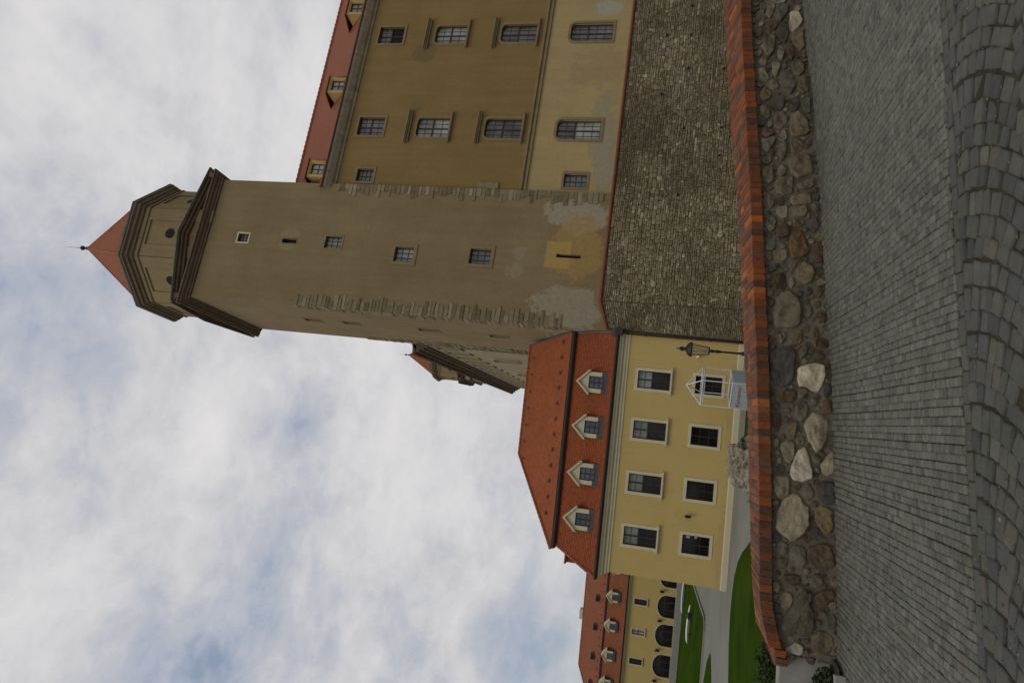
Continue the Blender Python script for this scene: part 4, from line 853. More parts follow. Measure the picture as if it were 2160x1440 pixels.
STONES=[
('pale',[(7.578,0.361),(7.571,0.176),(7.519,0.201),(7.495,0.256),(7.497,0.325),(7.525,0.355)]),
('gtan',[(7.517,0.425),(7.531,0.378),(7.482,0.333),(7.419,0.332),(7.315,0.363),(7.254,0.395),(7.307,0.432),(7.433,0.439)]),
('grey',[(7.481,0.322),(7.51,0.24),(7.476,0.157),(7.403,0.164),(7.321,0.194),(7.21,0.267),(7.242,0.312),(7.366,0.315)]),
('pink',[(7.341,0.163),(7.355,0.132),(7.317,0.066),(7.244,0.032),(7.183,0.027),(7.113,0.068),(7.048,0.138),(7.065,0.179),(7.238,0.164)]),
('grey',[(7.341,0.539),(7.309,0.509),(7.247,0.503),(7.217,0.543),(7.269,0.557)]),
('brown',[(7.193,0.42),(7.222,0.366),(7.19,0.314),(7.139,0.308),(7.089,0.348),(7.039,0.41),(7.101,0.431)]),
('purple',[(7.139,0.3),(7.188,0.238),(7.116,0.188),(6.974,0.187),(6.864,0.229),(6.915,0.286),(7.017,0.335)]),
('tan',[(6.973,0.149),(7.027,0.079),(7.011,0.028),(6.911,0.026),(6.811,0.016),(6.733,0.079),(6.853,0.14)]),
('gtan',[(6.839,0.523),(6.918,0.43),(7.008,0.396),(6.997,0.351),(6.896,0.347),(6.704,0.377),(6.659,0.424),(6.671,0.469),(6.762,0.495)]),
('lite',[(6.771,0.33),(6.845,0.304),(6.85,0.267),(6.77,0.248),(6.657,0.261),(6.595,0.278),(6.646,0.328)]),
('brown',[(6.834,0.222),(6.864,0.184),(6.823,0.148),(6.678,0.134),(6.577,0.176),(6.656,0.224)]),
('olive',[(6.533,0.186),(6.633,0.129),(6.609,0.072),(6.542,0.046),(6.399,0.041),(6.313,0.103),(6.356,0.166)]),
('lite',[(6.546,0.399),(6.539,0.31),(6.456,0.307),(6.379,0.339),(6.303,0.357),(6.368,0.399)]),
('lite',[(6.435,0.559),(6.435,0.499),(6.347,0.451),(6.27,0.435),(6.227,0.477),(6.248,0.557)]),
('grey',[(6.39,0.302),(6.411,0.214),(6.28,0.177),(6.173,0.147),(6.026,0.212),(6.088,0.302),(6.237,0.331)]),
('gtan',[(6.238,0.433),(6.259,0.381),(6.194,0.34),(6.13,0.336),(6.109,0.402),(6.141,0.444)]),
('olive',[(6.259,0.113),(6.323,0.059),(6.248,0.014),(6.068,0.018),(6.026,0.091),(6.109,0.143)]),
('ochre',[(6.065,0.549),(6.13,0.503),(6.098,0.446),(6.034,0.419),(5.97,0.444),(5.942,0.51),(5.978,0.559)]),
('grey',[(7.519,0.503),(7.496,0.441),(7.401,0.437),(7.329,0.47),(7.372,0.507)]),
('purple',[(5.97,0.415),(6.016,0.355),(5.998,0.285),(5.926,0.281),(5.817,0.314),(5.816,0.393),(5.879,0.44)]),
('slate',[(5.971,0.229),(5.99,0.15),(5.882,0.127),(5.81,0.152),(5.782,0.231),(5.863,0.245)]),
('grey',[(5.882,0.113),(5.981,0.051),(5.955,0.011),(5.776,0.014),(5.757,0.078),(5.828,0.088)]),
('olive',[(5.851,0.564),(5.874,0.469),(5.825,0.45),(5.726,0.443),(5.676,0.499),(5.716,0.554)]),
('pinkt',[(5.744,0.41),(5.79,0.323),(5.728,0.269),(5.648,0.266),(5.577,0.312),(5.559,0.362),(5.593,0.41)]),
('tan',[(5.738,0.223),(5.788,0.154),(5.748,0.107),(5.669,0.062),(5.53,0.036),(5.485,0.093),(5.457,0.178),(5.474,0.24),(5.578,0.248)]),
('brown',[(5.573,0.545),(5.592,0.488),(5.54,0.419),(5.488,0.407),(5.433,0.494),(5.467,0.563)]),
('lite',[(5.48,0.365),(5.555,0.32),(5.507,0.287),(5.438,0.283),(5.394,0.306),(5.401,0.376)]),
('grey',[(5.414,0.558),(5.444,0.416),(5.4,0.404),(5.312,0.452),(5.224,0.506),(5.292,0.565)]),
('olive',[(5.349,0.365),(5.386,0.286),(5.264,0.302),(5.152,0.337),(5.134,0.366),(5.228,0.394)]),
('gtan',[(5.412,0.257),(5.431,0.179),(5.364,0.115),(5.303,0.119),(5.251,0.171),(5.257,0.247)]),
('pinkt',[(5.408,0.084),(5.452,0.026),(5.357,0.019),(5.365,0.066)]),
('tan',[(5.145,0.296),(5.216,0.195),(5.235,0.104),(5.186,0.04),(4.985,0.05),(4.957,0.119),(4.921,0.203),(5.002,0.279)]),
('gtan',[(5.026,0.567),(5.064,0.454),(4.87,0.463),(4.842,0.523),(4.882,0.583)]),
('tan',[(5.065,0.398),(5.088,0.355),(5.034,0.318),(4.967,0.33),(4.931,0.38),(4.972,0.412)]),
('gtan',[(4.853,0.454),(4.896,0.424),(4.959,0.296),(4.944,0.256),(4.811,0.266),(4.733,0.276),(4.7,0.366),(4.727,0.446)]),
('pinkt',[(4.854,0.222),(4.907,0.123),(4.918,0.049),(4.861,0.04),(4.785,0.106),(4.797,0.193)]),
('grey',[(4.799,0.567),(4.827,0.497),(4.803,0.464),(4.755,0.5),(4.745,0.555)]),
('tan',[(4.695,0.298),(4.738,0.162),(4.718,0.082),(4.644,0.078),(4.619,0.133),(4.606,0.267),(4.65,0.3)]),
('olive',[(4.724,0.529),(4.688,0.468),(4.605,0.464),(4.551,0.5),(4.594,0.546)]),
('lite',[(4.577,0.431),(4.6,0.328),(4.458,0.33),(4.451,0.401),(4.508,0.454)]),
('gtan',[(4.576,0.282),(4.604,0.14),(4.537,0.129),(4.469,0.159),(4.471,0.279),(4.53,0.287)]),
('olive',[(4.466,0.557),(4.477,0.475),(4.411,0.45),(4.32,0.473),(4.281,0.522),(4.345,0.574)]),
('tan',[(4.426,0.287),(4.446,0.173),(4.41,0.154),(4.364,0.189),(4.352,0.283)]),
('rbrown',[(4.307,0.44),(4.385,0.376),(4.357,0.33),(4.254,0.327),(4.219,0.396),(4.247,0.449)]),
('rust',[(4.177,0.325),(4.3,0.299),(4.333,0.224),(4.277,0.16),(4.149,0.147),(4.066,0.132),(4.009,0.208),(3.984,0.302),(4.054,0.338)]),
('rbrown',[(4.167,0.093),(4.202,0.025),(4.12,-0.009),(3.977,0.001),(3.95,0.068),(4.037,0.115)]),
('grey',[(4.194,0.566),(4.215,0.477),(4.154,0.46),(4.068,0.491),(4.063,0.566)]),
('gtan',[(4.063,0.438),(4.099,0.356),(3.984,0.362),(3.942,0.424),(3.978,0.469)]),
('ochre',[(4.001,0.575),(4.02,0.514),(3.968,0.503),(3.934,0.552)]),
('lite',[(3.925,0.339),(3.957,0.258),(3.899,0.281),(3.859,0.316),(3.895,0.347)]),
('tan',[(3.862,0.276),(3.972,0.197),(3.917,0.122),(3.844,0.094),(3.738,0.127),(3.704,0.194),(3.758,0.269)]),
('brown',[(3.778,0.519),(3.817,0.444),(3.803,0.378),(3.691,0.377),(3.623,0.413),(3.639,0.491),(3.711,0.522)]),
('lite',[(3.767,0.347),(3.77,0.314),(3.712,0.291),(3.65,0.333),(3.693,0.358)]),
('purple',[(4.449,0.113),(4.475,0.039),(4.373,0.017),(4.297,0.073),(4.368,0.123)]),
('lite',[(3.633,0.578),(3.645,0.517),(3.549,0.52),(3.537,0.58)]),
('slate',[(3.668,0.189),(3.664,0.137),(3.598,0.146),(3.573,0.199)]),
('lumpy',[(3.507,0.502),(3.606,0.439),(3.631,0.347),(3.586,0.309),(3.546,0.265),(3.425,0.244),(3.295,0.255),(3.236,0.29),(3.208,0.407),(3.217,0.517),(3.353,0.52)]),
('olive',[(3.5,0.208),(3.522,0.149),(3.39,0.142),(3.323,0.177),(3.362,0.22)]),
('lite',[(3.527,0.033),(3.573,-0.001),(3.502,-0.013),(3.416,0.0),(3.455,0.043)]),
('tan',[(3.19,0.151),(3.272,0.109),(3.167,0.082),(3.027,0.117),(3.06,0.153),(3.131,0.167)]),
('gtan',[(3.14,0.469),(3.174,0.421),(3.131,0.404),(3.033,0.448),(3.059,0.479)]),
('tan',[(3.142,0.372),(3.198,0.31),(3.203,0.252),(3.124,0.238),(3.049,0.268),(3.021,0.34),(3.053,0.383)]),
('gtan',[(3.271,0.211),(3.267,0.166),(3.188,0.176),(3.17,0.222)]),
('olive',[(3.07,0.595),(3.099,0.522),(3.035,0.506),(2.967,0.529),(2.955,0.588)]),
('gtan',[(2.975,0.291),(3.084,0.208),(3.044,0.173),(2.939,0.224),(2.876,0.285),(2.909,0.308)]),
('slate',[(2.89,0.584),(2.967,0.529),(3.005,0.437),(3.005,0.353),(2.936,0.325),(2.792,0.34),(2.658,0.366),(2.601,0.405),(2.562,0.47),(2.574,0.546),(2.664,0.581),(2.789,0.595)]),
('cream',[(2.767,0.316),(2.812,0.282),(2.851,0.141),(2.842,0.055),(2.744,0.055),(2.647,0.079),(2.557,0.12),(2.557,0.182),(2.591,0.243),(2.598,0.305),(2.675,0.327)]),
('brown',[(3.405,0.045),(3.394,0.001),(3.331,-0.005),(3.285,0.038)]),
('brown',[(3.003,0.144),(2.997,0.056),(2.913,0.043),(2.885,0.114),(2.93,0.161)]),
('rbrown',[(2.462,0.53),(2.529,0.458),(2.558,0.369),(2.529,0.333),(2.441,0.354),(2.415,0.412),(2.413,0.494),(2.422,0.538)]),
('gtan',[(2.571,0.312),(2.584,0.243),(2.546,0.226),(2.482,0.272),(2.47,0.328)]),
('slate',[(2.649,0.055),(2.653,0.011),(2.549,0.009),(2.498,0.06),(2.554,0.083)]),
('rbrown',[(2.475,0.086),(2.488,0.03),(2.418,0.008),(2.352,0.014),(2.339,0.072),(2.409,0.094)]),
('grey',[(2.429,0.342),(2.451,0.254),(2.395,0.225),(2.287,0.254),(2.235,0.305),(2.288,0.36)]),
('slate',[(2.384,0.577),(2.396,0.526),(2.359,0.502),(2.339,0.566)]),
('brown',[(2.292,0.574),(2.312,0.51),(2.181,0.495),(2.111,0.536),(2.172,0.578)]),
('tan',[(2.146,0.459),(2.211,0.406),(2.255,0.336),(2.158,0.352),(2.05,0.375),(2.058,0.424)]),
('pinkc',[(2.219,0.275),(2.359,0.189),(2.34,0.122),(2.323,0.042),(2.232,0.04),(2.099,0.063),(1.996,0.117),(1.95,0.174),(2.042,0.226),(2.155,0.265)]),
('gtan',[(2.041,0.57),(2.053,0.525),(1.968,0.522),(1.921,0.58)]),
('lite',[(2.009,0.501),(2.038,0.425),(2.025,0.369),(1.88,0.375),(1.809,0.427),(1.836,0.47),(1.93,0.504)]),
('gtan',[(2.079,0.355),(2.093,0.286),(2.036,0.269),(1.996,0.333),(2.026,0.363)]),
('cream',[(1.798,0.409),(1.942,0.347),(2.0,0.271),(1.929,0.243),(1.796,0.217),(1.693,0.213),(1.65,0.3),(1.651,0.393),(1.699,0.42)]),
('pinkc',[(1.832,0.136),(1.945,0.058),(1.976,0.014),(1.783,0.015),(1.723,0.078),(1.769,0.126)]),
('olive',[(1.865,0.607),(1.865,0.557),(1.784,0.572),(1.786,0.61)]),
('lite',[(1.673,0.574),(1.691,0.43),(1.576,0.424),(1.497,0.431),(1.445,0.513),(1.517,0.575),(1.606,0.587)]),
('purple',[(1.579,0.4),(1.626,0.337),(1.59,0.313),(1.538,0.369)]),
('creamg',[(1.157,0.572),(1.327,0.551),(1.437,0.5),(1.52,0.406),(1.51,0.332),(1.427,0.29),(1.407,0.248),(1.317,0.255),(1.241,0.25),(1.157,0.307),(1.062,0.388),(1.068,0.431),(1.113,0.517)]),
('gtan',[(1.605,0.3),(1.643,0.251),(1.603,0.214),(1.515,0.203),(1.464,0.247),(1.484,0.29)]),
('slate',[(1.607,0.184),(1.68,0.115),(1.681,0.012),(1.471,0.01),(1.448,0.083),(1.471,0.149)]),
('ochre',[(1.375,0.199),(1.426,0.156),(1.428,0.095),(1.4,0.023),(1.334,0.043),(1.249,0.02),(1.179,0.064),(1.168,0.1),(1.229,0.159),(1.287,0.195)]),
('grey',[(1.019,0.549),(1.051,0.505),(1.02,0.456),(0.943,0.458),(0.909,0.514),(0.941,0.557)]),
('gtan',[(0.939,0.446),(1.03,0.389),(1.023,0.309),(0.969,0.286),(0.861,0.288),(0.796,0.343),(0.846,0.429)]),
('brown',[(1.024,0.261),(1.07,0.163),(1.072,0.066),(0.964,0.026),(0.871,0.023),(0.804,0.131),(0.839,0.227),(0.926,0.281)]),
('grey',[(0.886,0.539),(0.891,0.465),(0.803,0.459),(0.768,0.521),(0.82,0.558)]),
('lite',[(0.492,0.52),(0.554,0.483),(0.556,0.434),(0.505,0.404),(0.418,0.434),(0.378,0.477),(0.411,0.514)]),
('grey',[(0.547,0.373),(0.609,0.3),(0.595,0.234),(0.544,0.24),(0.502,0.27),(0.411,0.216),(0.279,0.219),(0.167,0.252),(0.139,0.331),(0.138,0.41),(0.107,0.503),(0.167,0.538),(0.337,0.485),(0.421,0.416)]),
('brown',[(0.573,0.216),(0.63,0.132),(0.65,0.048),(0.592,0.024),(0.505,0.102),(0.409,0.156),(0.452,0.192)]),
('grey',[(0.392,0.109),(0.423,0.037),(0.376,0.014),(0.275,0.028),(0.273,0.111)]),
('pale',[(-0.021,0.506),(0.025,0.444),(0.069,0.388),(0.048,0.321),(-0.033,0.329),(-0.047,0.366),(-0.055,0.44)]),
('tan',[(0.171,0.234),(0.235,0.172),(0.227,0.076),(0.18,0.042),(0.088,0.044),(0.015,0.081),(-0.004,0.141),(-0.013,0.226),(0.05,0.243)]),
]

# ================================================================ parapet wall with brick coping
WP=[(-2.78,7.25,-.25,.40,.47),(-2.38,7.21,-.2,.525,.534),(-1.93,7.25,-.17,.563,.587),(-1.48,7.28,-.13,.599,.63),(-1.03,7.35,-.1,.632,.668),(-.57,7.38,-.05,.675,.715),(-.1,7.41,0,.72,.77),(.38,7.58,.04,.757,.813),(.88,7.7,.08,.803,.86),(1.4,7.84,.13,.848,.92),(1.93,7.92,.18,.90,.98),(2.5,8.11,.24,.957,1.045),(3.11,8.31,.29,1.013,1.112),(3.8,8.66,.33,1.063,1.18),(4.49,8.9,.38,1.115,1.247),(6.0,9.5,.50,1.24,1.40),(8.5,10.6,.71,1.45,1.62),(12,12.2,1.0,1.75,1.92)]
WPv=[Vector((a,b)) for a,b,*_ in WP]; CUM=[0]
for a,b in zip(WPv,WPv[1:]): CUM.append(CUM[-1]+(b-a).length)
def wpt(s,raw=False):
    i=0
    while i<len(CUM)-2 and s>CUM[i+1]: i+=1
    t=(s-CUM[i])/(CUM[i+1]-CUM[i]); p=WPv[i].lerp(WPv[i+1],t)
    # smoothed direction
    def dirr(j): j=max(0,min(len(WPv)-2,j)); return (WPv[j+1]-WPv[j]).normalized()
    d0=(dirr(i)+dirr(i-1)).normalized(); d1=(dirr(i)+dirr(i+1)).normalized(); tt=max(0,min(1,t)); d_=d0.lerp(d1,tt).normalized(); out=Vector((d_.y,-d_.x))
    f=lambda k: WP[i][k]+(WP[i+1][k]-WP[i][k])*t
    return p,d_,out,f(2),f(3),f(4)
SMAX=CUM[-1]
pw=thing('parapet_wall','low fieldstone garden wall with sloping red brick coping along the cobbled street','garden wall',(0,0,0))
TH=.12
mb=MB(); ds=.035; ns=int(SMAX/ds); nh=20; vs=[]
def surf(s,zrel,o=0.):
    p,d_,out,zb,zt,zk=wpt(s); z=zb+zrel; q=Vector((p.x*3,p.y*3,z*3)); nn=noise.noise(q*1.3)*.022+noise.noise(q*4)*.009
    return Vector((p.x+out.x*(o+nn-.012),p.y+out.y*(o+nn-.012),z))
for i in range(ns+1):
    s=SMAX*i/ns; p,d_,out,zb,zt,zk=wpt(s); H=zt-TH-zb
    for j in range(nh+1): vs.append(surf(s,-.08+(H+.09)*j/nh))
mb.add(vs,[(i*(nh+1)+j,(i+1)*(nh+1)+j,(i+1)*(nh+1)+j+1,i*(nh+1)+j+1) for i in range(ns) for j in range(nh)])
# back and left end
vs=[]
for i in range(0,ns+1,4):
    s=SMAX*i/ns; p,d_,out,zb,zt,zk=wpt(s); q=p-out*.46
    vs+=[(q.x,q.y,-2.6),(q.x,q.y,zk-TH)]
m_=len(vs)//2; mb.add(vs,[((i+1)*2,i*2,i*2+1,(i+1)*2+1) for i in range(m_-1)])
p0,d0,o0,zb0,zt0,zk0=wpt(0); vsE=[]
NE=10
for k in range(NE+1):
    a=math.pi*k/NE; c=p0-o0*.225; q=c+o0*(.225*math.cos(a))-d0*(.16*math.sin(a))
    for j in range(9):
        z=-.4+(zt0-TH+.4)*j/8+ (zk0-zt0)*k/NE; nn=noise.noise(Vector((q.x*4,q.y*4,z*4)))*.02; vsE.append((q.x-d0.x*nn,q.y-d0.y*nn,z))
mb.add(vsE,[((k+1)*9+j,k*9+j,k*9+j+1,(k+1)*9+j+1) for k in range(NE) for j in range(8)])
mb.build('mortar_core',M['mortar'],pw,smooth=True)
SC=dict(pale=(.40,.38,.31),pink=(.46,.415,.35),cream=(.56,.52,.42),pinkc=(.46,.415,.31),creamg=(.37,.345,.265),lite=(.27,.25,.185),gtan=(.205,.187,.132),tan=(.215,.18,.115),ochre=(.215,.17,.10),olive=(.165,.15,.098),grey=(.155,.145,.115),lumpy=(.21,.185,.13),brown=(.135,.10,.068),rbrown=(.14,.092,.062),rust=(.18,.115,.058),purple=(.12,.103,.09),pinkt=(.19,.155,.12),slate=(.098,.1,.103))
SC={k:(a*1.03,b,c*.92) for k,(a,b,c) in SC.items()}
STONE_MB=MB()
def pip(x,y,P):
    c=False; n=len(P)
    for i in range(n):
        (x1,y1),(x2,y2)=P[i],P[(i+1)%n]
        if (y1>y)!=(y2>y) and x<(x2-x1)*(y-y1)/(y2-y1)+x1: c=not c
    return c
def put_stone(poly,c,th,rr,flat=.72):
    P=[Vector(p) for p in poly]
    area=sum(P[i].x*P[(i+1)%len(P)].y-P[(i+1)%len(P)].x*P[i].y for i in range(len(P)))
    if area<0: P=P[::-1]
    Q=[]
    for i in range(len(P)):
        a,b=P[i],P[(i+1)%len(P)]
        Q+= [a.lerp(b,.13),a.lerp(b,.38),a.lerp(b,.62),a.lerp(b,.87)]
    cen=sum(Q,Vector((0,0)))/len(Q); sd=rr.uniform(0,99); n=len(Q); vs=[]; kf=rr.uniform(.86,1.14); kw=rr.uniform(-.04,.04); c=(c[0]*kf*(1+kw),c[1]*kf,c[2]*kf*(1-kw))
    rings=[(1.02,-.022),(1.0,th*.45),(.975,th*.85),(.91,th*.97),(.8,th),(.68,th),(.56,th*1.02),(.44,th*1.03),(.32,th*1.04),(.2,th*1.05),(.09,th*1.05)]
    tx,ty=rr.uniform(-.12,.12),rr.uniform(-.12,.12)
    for sc,o in rings:
        for k,q in enumerate(Q):
            w=q-cen; jit=1+(.07*noise.noise(Vector((w.x*16+sd,w.y*16,sd)))+.05*noise.noise(Vector((w.x*45+sd,w.y*45,sd))))*max(0,sc*2-1); v=cen+w*sc*jit
            oo=o+(noise.noise(Vector((v.x*9+sd,v.y*9,sd)))*.024+noise.noise(Vector((v.x*22,v.y*22,sd)))*.012+(w.x*tx+w.y*ty)*sc)*(1 if o>0 else 0)
            v=Vector((v.x,max(v.y,-.06))); vs.append(surf(v.x,v.y,oo))
    vs.append(surf(cen.x,cen.y,th*1.08))
    fs=[(r_*n+k,r_*n+(k+1)%n,(r_+1)*n+(k+1)%n,(r_+1)*n+k) for r_ in range(len(rings)-1) for k in range(n)]
    L_=(len(rings)-1)*n; fs+=[(L_+k,L_+(k+1)%n,L_+n) for k in range(n)]
    STONE_MB.add(vs,fs,0,c)
rr=random.Random(4)
polys=[]
for c,p in STONES:
    a=max(x for x,_ in p)-min(x for x,_ in p); put_stone(p,SC[c],min(.034,.012+.07*a),rr); polys.append(p)
boxes=[(min(x for x,_ in p)-.02,max(x for x,_ in p)+.02,min(z for _,z in p)-.02,max(z for _,z in p)+.02,p) for p in polys]
def clear(s,z,r):
    for a,b,c,d,p in boxes:
        if s+r<a or s-r>b or z+r<c or z-r>d: continue
        for k in range(8):
            t=k*math.pi/4
            if pip(s+r*math.cos(t),z+r*math.sin(t),p): return False
        if pip(s,z,p): return False
        for q in p:
            if (q[0]-s)**2+(q[1]-z)**2<(r+.008)**2: return False
    return True
kinds=['gtan','tan','olive','grey','brown','rbrown','purple','lite','grey','gtan','slate','pinkt']
for r0,N in ((.13,500),(.09,2500),(.065,7000),(.045,9000),(.030,9000),(.02,6000)):
    for _ in range(N):
        s=rr.uniform(-.1,SMAX if r0>.05 else 8.0); p,d_,out,zb,zt,zk=wpt(s); H=zt-TH-zb
        if s<7.5 and r0>.09: continue
        r=r0*rr.uniform(.8,1.2); z=rr.uniform(r*.4,H-r*.75)
        if not clear(s,z,r): continue
        k=rr.randint(6,9); asp=rr.uniform(.65,1.); an=rr.uniform(0,3.14); pts=[]
        for j in range(k):
            t=2*math.pi*j/k; rad=r*rr.uniform(.78,1.12); x_=rad*math.cos(t); y_=rad*math.sin(t)*asp; pts.append((s+x_*math.cos(an)-y_*math.sin(an),z+x_*math.sin(an)+y_*math.cos(an)))
        put_stone(pts,SC[rr.choice(kinds)],min(.032,.008+r*.28),rr); boxes.append((min(x for x,_ in pts)-.01,max(x for x,_ in pts)+.01,min(y for _,y in pts)-.01,max(y for _,y in pts)+.01,pts))
STONE_MB.build('stone_facing',M['stone'],pw,smooth=True,colors=True,uv=False)
# coping
BB=MB(); CB=MB(); s=0.0; pit=.0755
def copt(s,dep,h):      # point on coping: dep metres back from the street edge, h above its underside
    p,d_,out,zb,zt,zk=wpt(s); q=p+out*(.048-dep); z=zt-TH+(zk-zt)*(dep/.5)+h; return Vector((q.x,q.y,z))
while s<SMAX-.1:
    w_=pit*rr.uniform(.94,1.06); rows=[(0,.245),(.252,.50)] if rr.random()<.72 else [(0,.12),(.127,.37),(.377,.50)]
    if rr.random()<.3: rows=[(0,.25),(.257,.375),(.382,.5)]
    for a,b in rows:
        g=.0045; j=rr.uniform(-.004,.004); jz=rr.uniform(-.002,.004); jy=rr.uniform(-.006,.004) if a==0 else 0; tw_=rr.uniform(-.02,.02); ch=.005
        def f(p): return copt(s+p.x+ (p.y-a)*tw_,p.y,p.z+jz)
        x0,x1,y0,y1,z1=g,w_-g,a+jy,b,TH
        vs=[(x0,y0,0),(x1,y0,0),(x1,y1,0),(x0,y1,0),(x0,y0,z1-ch),(x1,y0,z1-ch),(x1,y1,z1-ch),(x0,y1,z1-ch),(x0+ch,y0+ch,z1),(x1-ch,y0+ch,z1),(x1-ch,y1-ch,z1),(x0+ch,y1-ch,z1)]
        # depth runs away from the street, so mirror to keep faces outward
        fs=[(0,3,2,1),(0,1,5,4),(1,2,6,5),(2,3,7,6),(3,0,4,7),(4,5,9,8),(5,6,10,9),(6,7,11,10),(7,4,8,11),(8,9,10,11)]
        BB.add([f(Vector(q)) for q in vs],fs)
    s+=w_
# tumbled end bricks wrapping the left end
for k in range(9):
    a=math.pi*(k+.5)/9; c=p0-o0*.225; dirv_=(o0*math.cos(a)-d0*math.sin(a)); q0=c+dirv_*.02; L_=.255 if k<6 else .24; drop=.11*math.sin(a)**.5+.02*k/9
    zc0=zt0-TH+.0+(zk0-zt0)*k/9
    side_=Vector((-dirv_.y,dirv_.x)); 
    def f(p): q=q0+dirv_*p.x+side_*p.y; return Vector((q.x,q.y,zc0+p.z-drop*(p.x/L_)**1.3))
    wq=.038; tpz=TH-.004
    BB.add([f(Vector(v)) for v in [(0,-.006,0),(L_,-wq,0),(L_,wq,0),(0,.006,0),(0,-.006,tpz),(L_,-wq,tpz-.004),(L_,wq,tpz-.004),(0,.006,tpz)]],[(0,3,2,1),(0,1,5,4),(1,2,6,5),(2,3,7,6),(3,0,4,7),(4,5,6,7)])
BB.build('coping_bricks',M['brick'],pw,uv=False)
vs=[]; N_=int(SMAX/.1)
for i in range(N_+1):
    s=SMAX*i/N_; 
    for dep,h in ((.007,.002),(.007,TH-.0075),(.49,TH-.0075),(.49,.002)): vs.append(copt(s,dep,h))
CB.add(vs,[((i)*4+a,(i+1)*4+a,(i+1)*4+(a+1)%4,i*4+(a+1)%4) for i in range(N_) for a in range(4)]); CB.add([Vector(v) for v in vs[:4]],[(0,1,2,3)])
CB.build('coping_mortar',M['bmortar'],pw)
# ================================================================ cobbled street
def gz(x,y=0): return .085*x+.006
mb=MB(); 
def wall_y(x):
    if x<=WP[0][0]: return WP[0][1]+.0
    for a,b in zip(WP,WP[1:]):
        if a[0]<=x<=b[0]: return a[1]+(b[1]-a[1])*(x-a[0])/(b[0]-a[0])
    return WP[-1][1]+(x-WP[-1][0])*.46
xs=[-60,-30,-14,-8]+[-8+.5*k for k in range(1,33)]+[8.5,12,30,60]
for a,b in zip(xs,xs[1:]):
    for (y0,y1) in ((-60,1.2),(1.2,None)):
        ya=wall_y(a)+.1 if y1 is None else y1; yb_=wall_y(b)+.1 if y1 is None else y1
        mid=-8<=a and b<=8.0 and y1 is None; zo_=-.013 if mid else -.004
        mb.quad((a,y0,gz(a)+zo_),(b,y0,gz(b)+zo_),(b,yb_,gz(b)+zo_),(a,ya,gz(a)+zo_),0 if mid else 1)
def sett_tex():
    t=mat('outer_sett_paving',.88,.25); co=t.coord(); br=t.n('ShaderNodeTexBrick'); t.l(t.map(co,(1,1,1),rot=(0,0,R(90))),br.inputs['Vector']); br.inputs['Scale'].default_value=1
    br.inputs['Brick Width'].default_value=.09; br.inputs['Row Height'].default_value=.07; br.inputs['Mortar Size'].default_value=.006; br.inputs['Color1'].default_value=(.10,.10,.085,1); br.inputs['Color2'].default_value=(.15,.15,.125,1); br.inputs['Mortar'].default_value=(.03,.027,.02,1)
    return fin(t,br.outputs[0],t.bump(br.outputs['Fac'],-.6,.01))
M['outer']=sett_tex()
o=mb.build('street',[M['dirt'],M['outer']]); tag(o,kind='structure')
def setts(name,S,m,jit=.07,chf=.22):        # S rows: cx,cy,hx,hy,rot,dz ; fast numpy boxes with a chamfered top
    S=np.array(S); n=len(S); cx,cy,hx,hy,ro,dz=S.T
    c,s_=np.cos(ro),np.sin(ro); ch=np.minimum(hx,hy)*chf
    sg=np.array([(-1,-1),(1,-1),(1,1),(-1,1)])
    V=np.zeros((n,12,3)); jx=rng.uniform(-jit,jit,(n,4))*hx[:,None]; jy=rng.uniform(-jit,jit,(n,4))*hy[:,None]; tlx=rng.uniform(-.05,.05,n); tly=rng.uniform(-.05,.05,n)
    for lv,(ins,zt_) in enumerate(((0,-.02),(0,-.0045),(1,0.))):
        for k in range(4):
            lx=sg[k,0]*(hx-ins*ch)+jx[:,k]; ly=sg[k,1]*(hy-ins*ch)+jy[:,k]
            X=cx+c*lx-s_*ly; Y=cy+s_*lx+c*ly; V[:,lv*4+k,0]=X; V[:,lv*4+k,1]=Y; V[:,lv*4+k,2]=.085*X+.006+zt_+(dz+tlx*lx+tly*ly if lv else 0)
    F=np.array([(0,1,5,4),(1,2,6,5),(2,3,7,6),(3,0,4,7),(4,5,9,8),(5,6,10,9),(6,7,11,10),(7,4,8,11),(8,9,10,11)])
    faces=(F[None]+12*np.arange(n)[:,None,None]).reshape(-1,4)
    me=bpy.data.meshes.new(name); me.vertices.add(n*12); me.vertices.foreach_set('co',V.reshape(-1)); nf=len(faces)
    me.loops.add(nf*4); me.loops.foreach_set('vertex_index',faces.reshape(-1).astype(np.int32)); me.polygons.add(nf); me.polygons.foreach_set('loop_start',np.arange(0,nf*4,4,dtype=np.int32)); me.polygons.foreach_set('loop_total',np.full(nf,4,dtype=np.int32))
    me.update(calc_edges=True); me.materials.append(M[m]); o=bpy.data.objects.new(name,me); col.objects.link(o); tag(o,kind='structure'); return o
BY_=4.24   # boundary between the two pavings
def bnd(x): return BY_+.122*x
S=[]; g=R(5.7); rs=random.Random(21); dx,dy=-math.sin(g),math.cos(g); px,py=math.cos(g),math.sin(g)
lat=-9.5
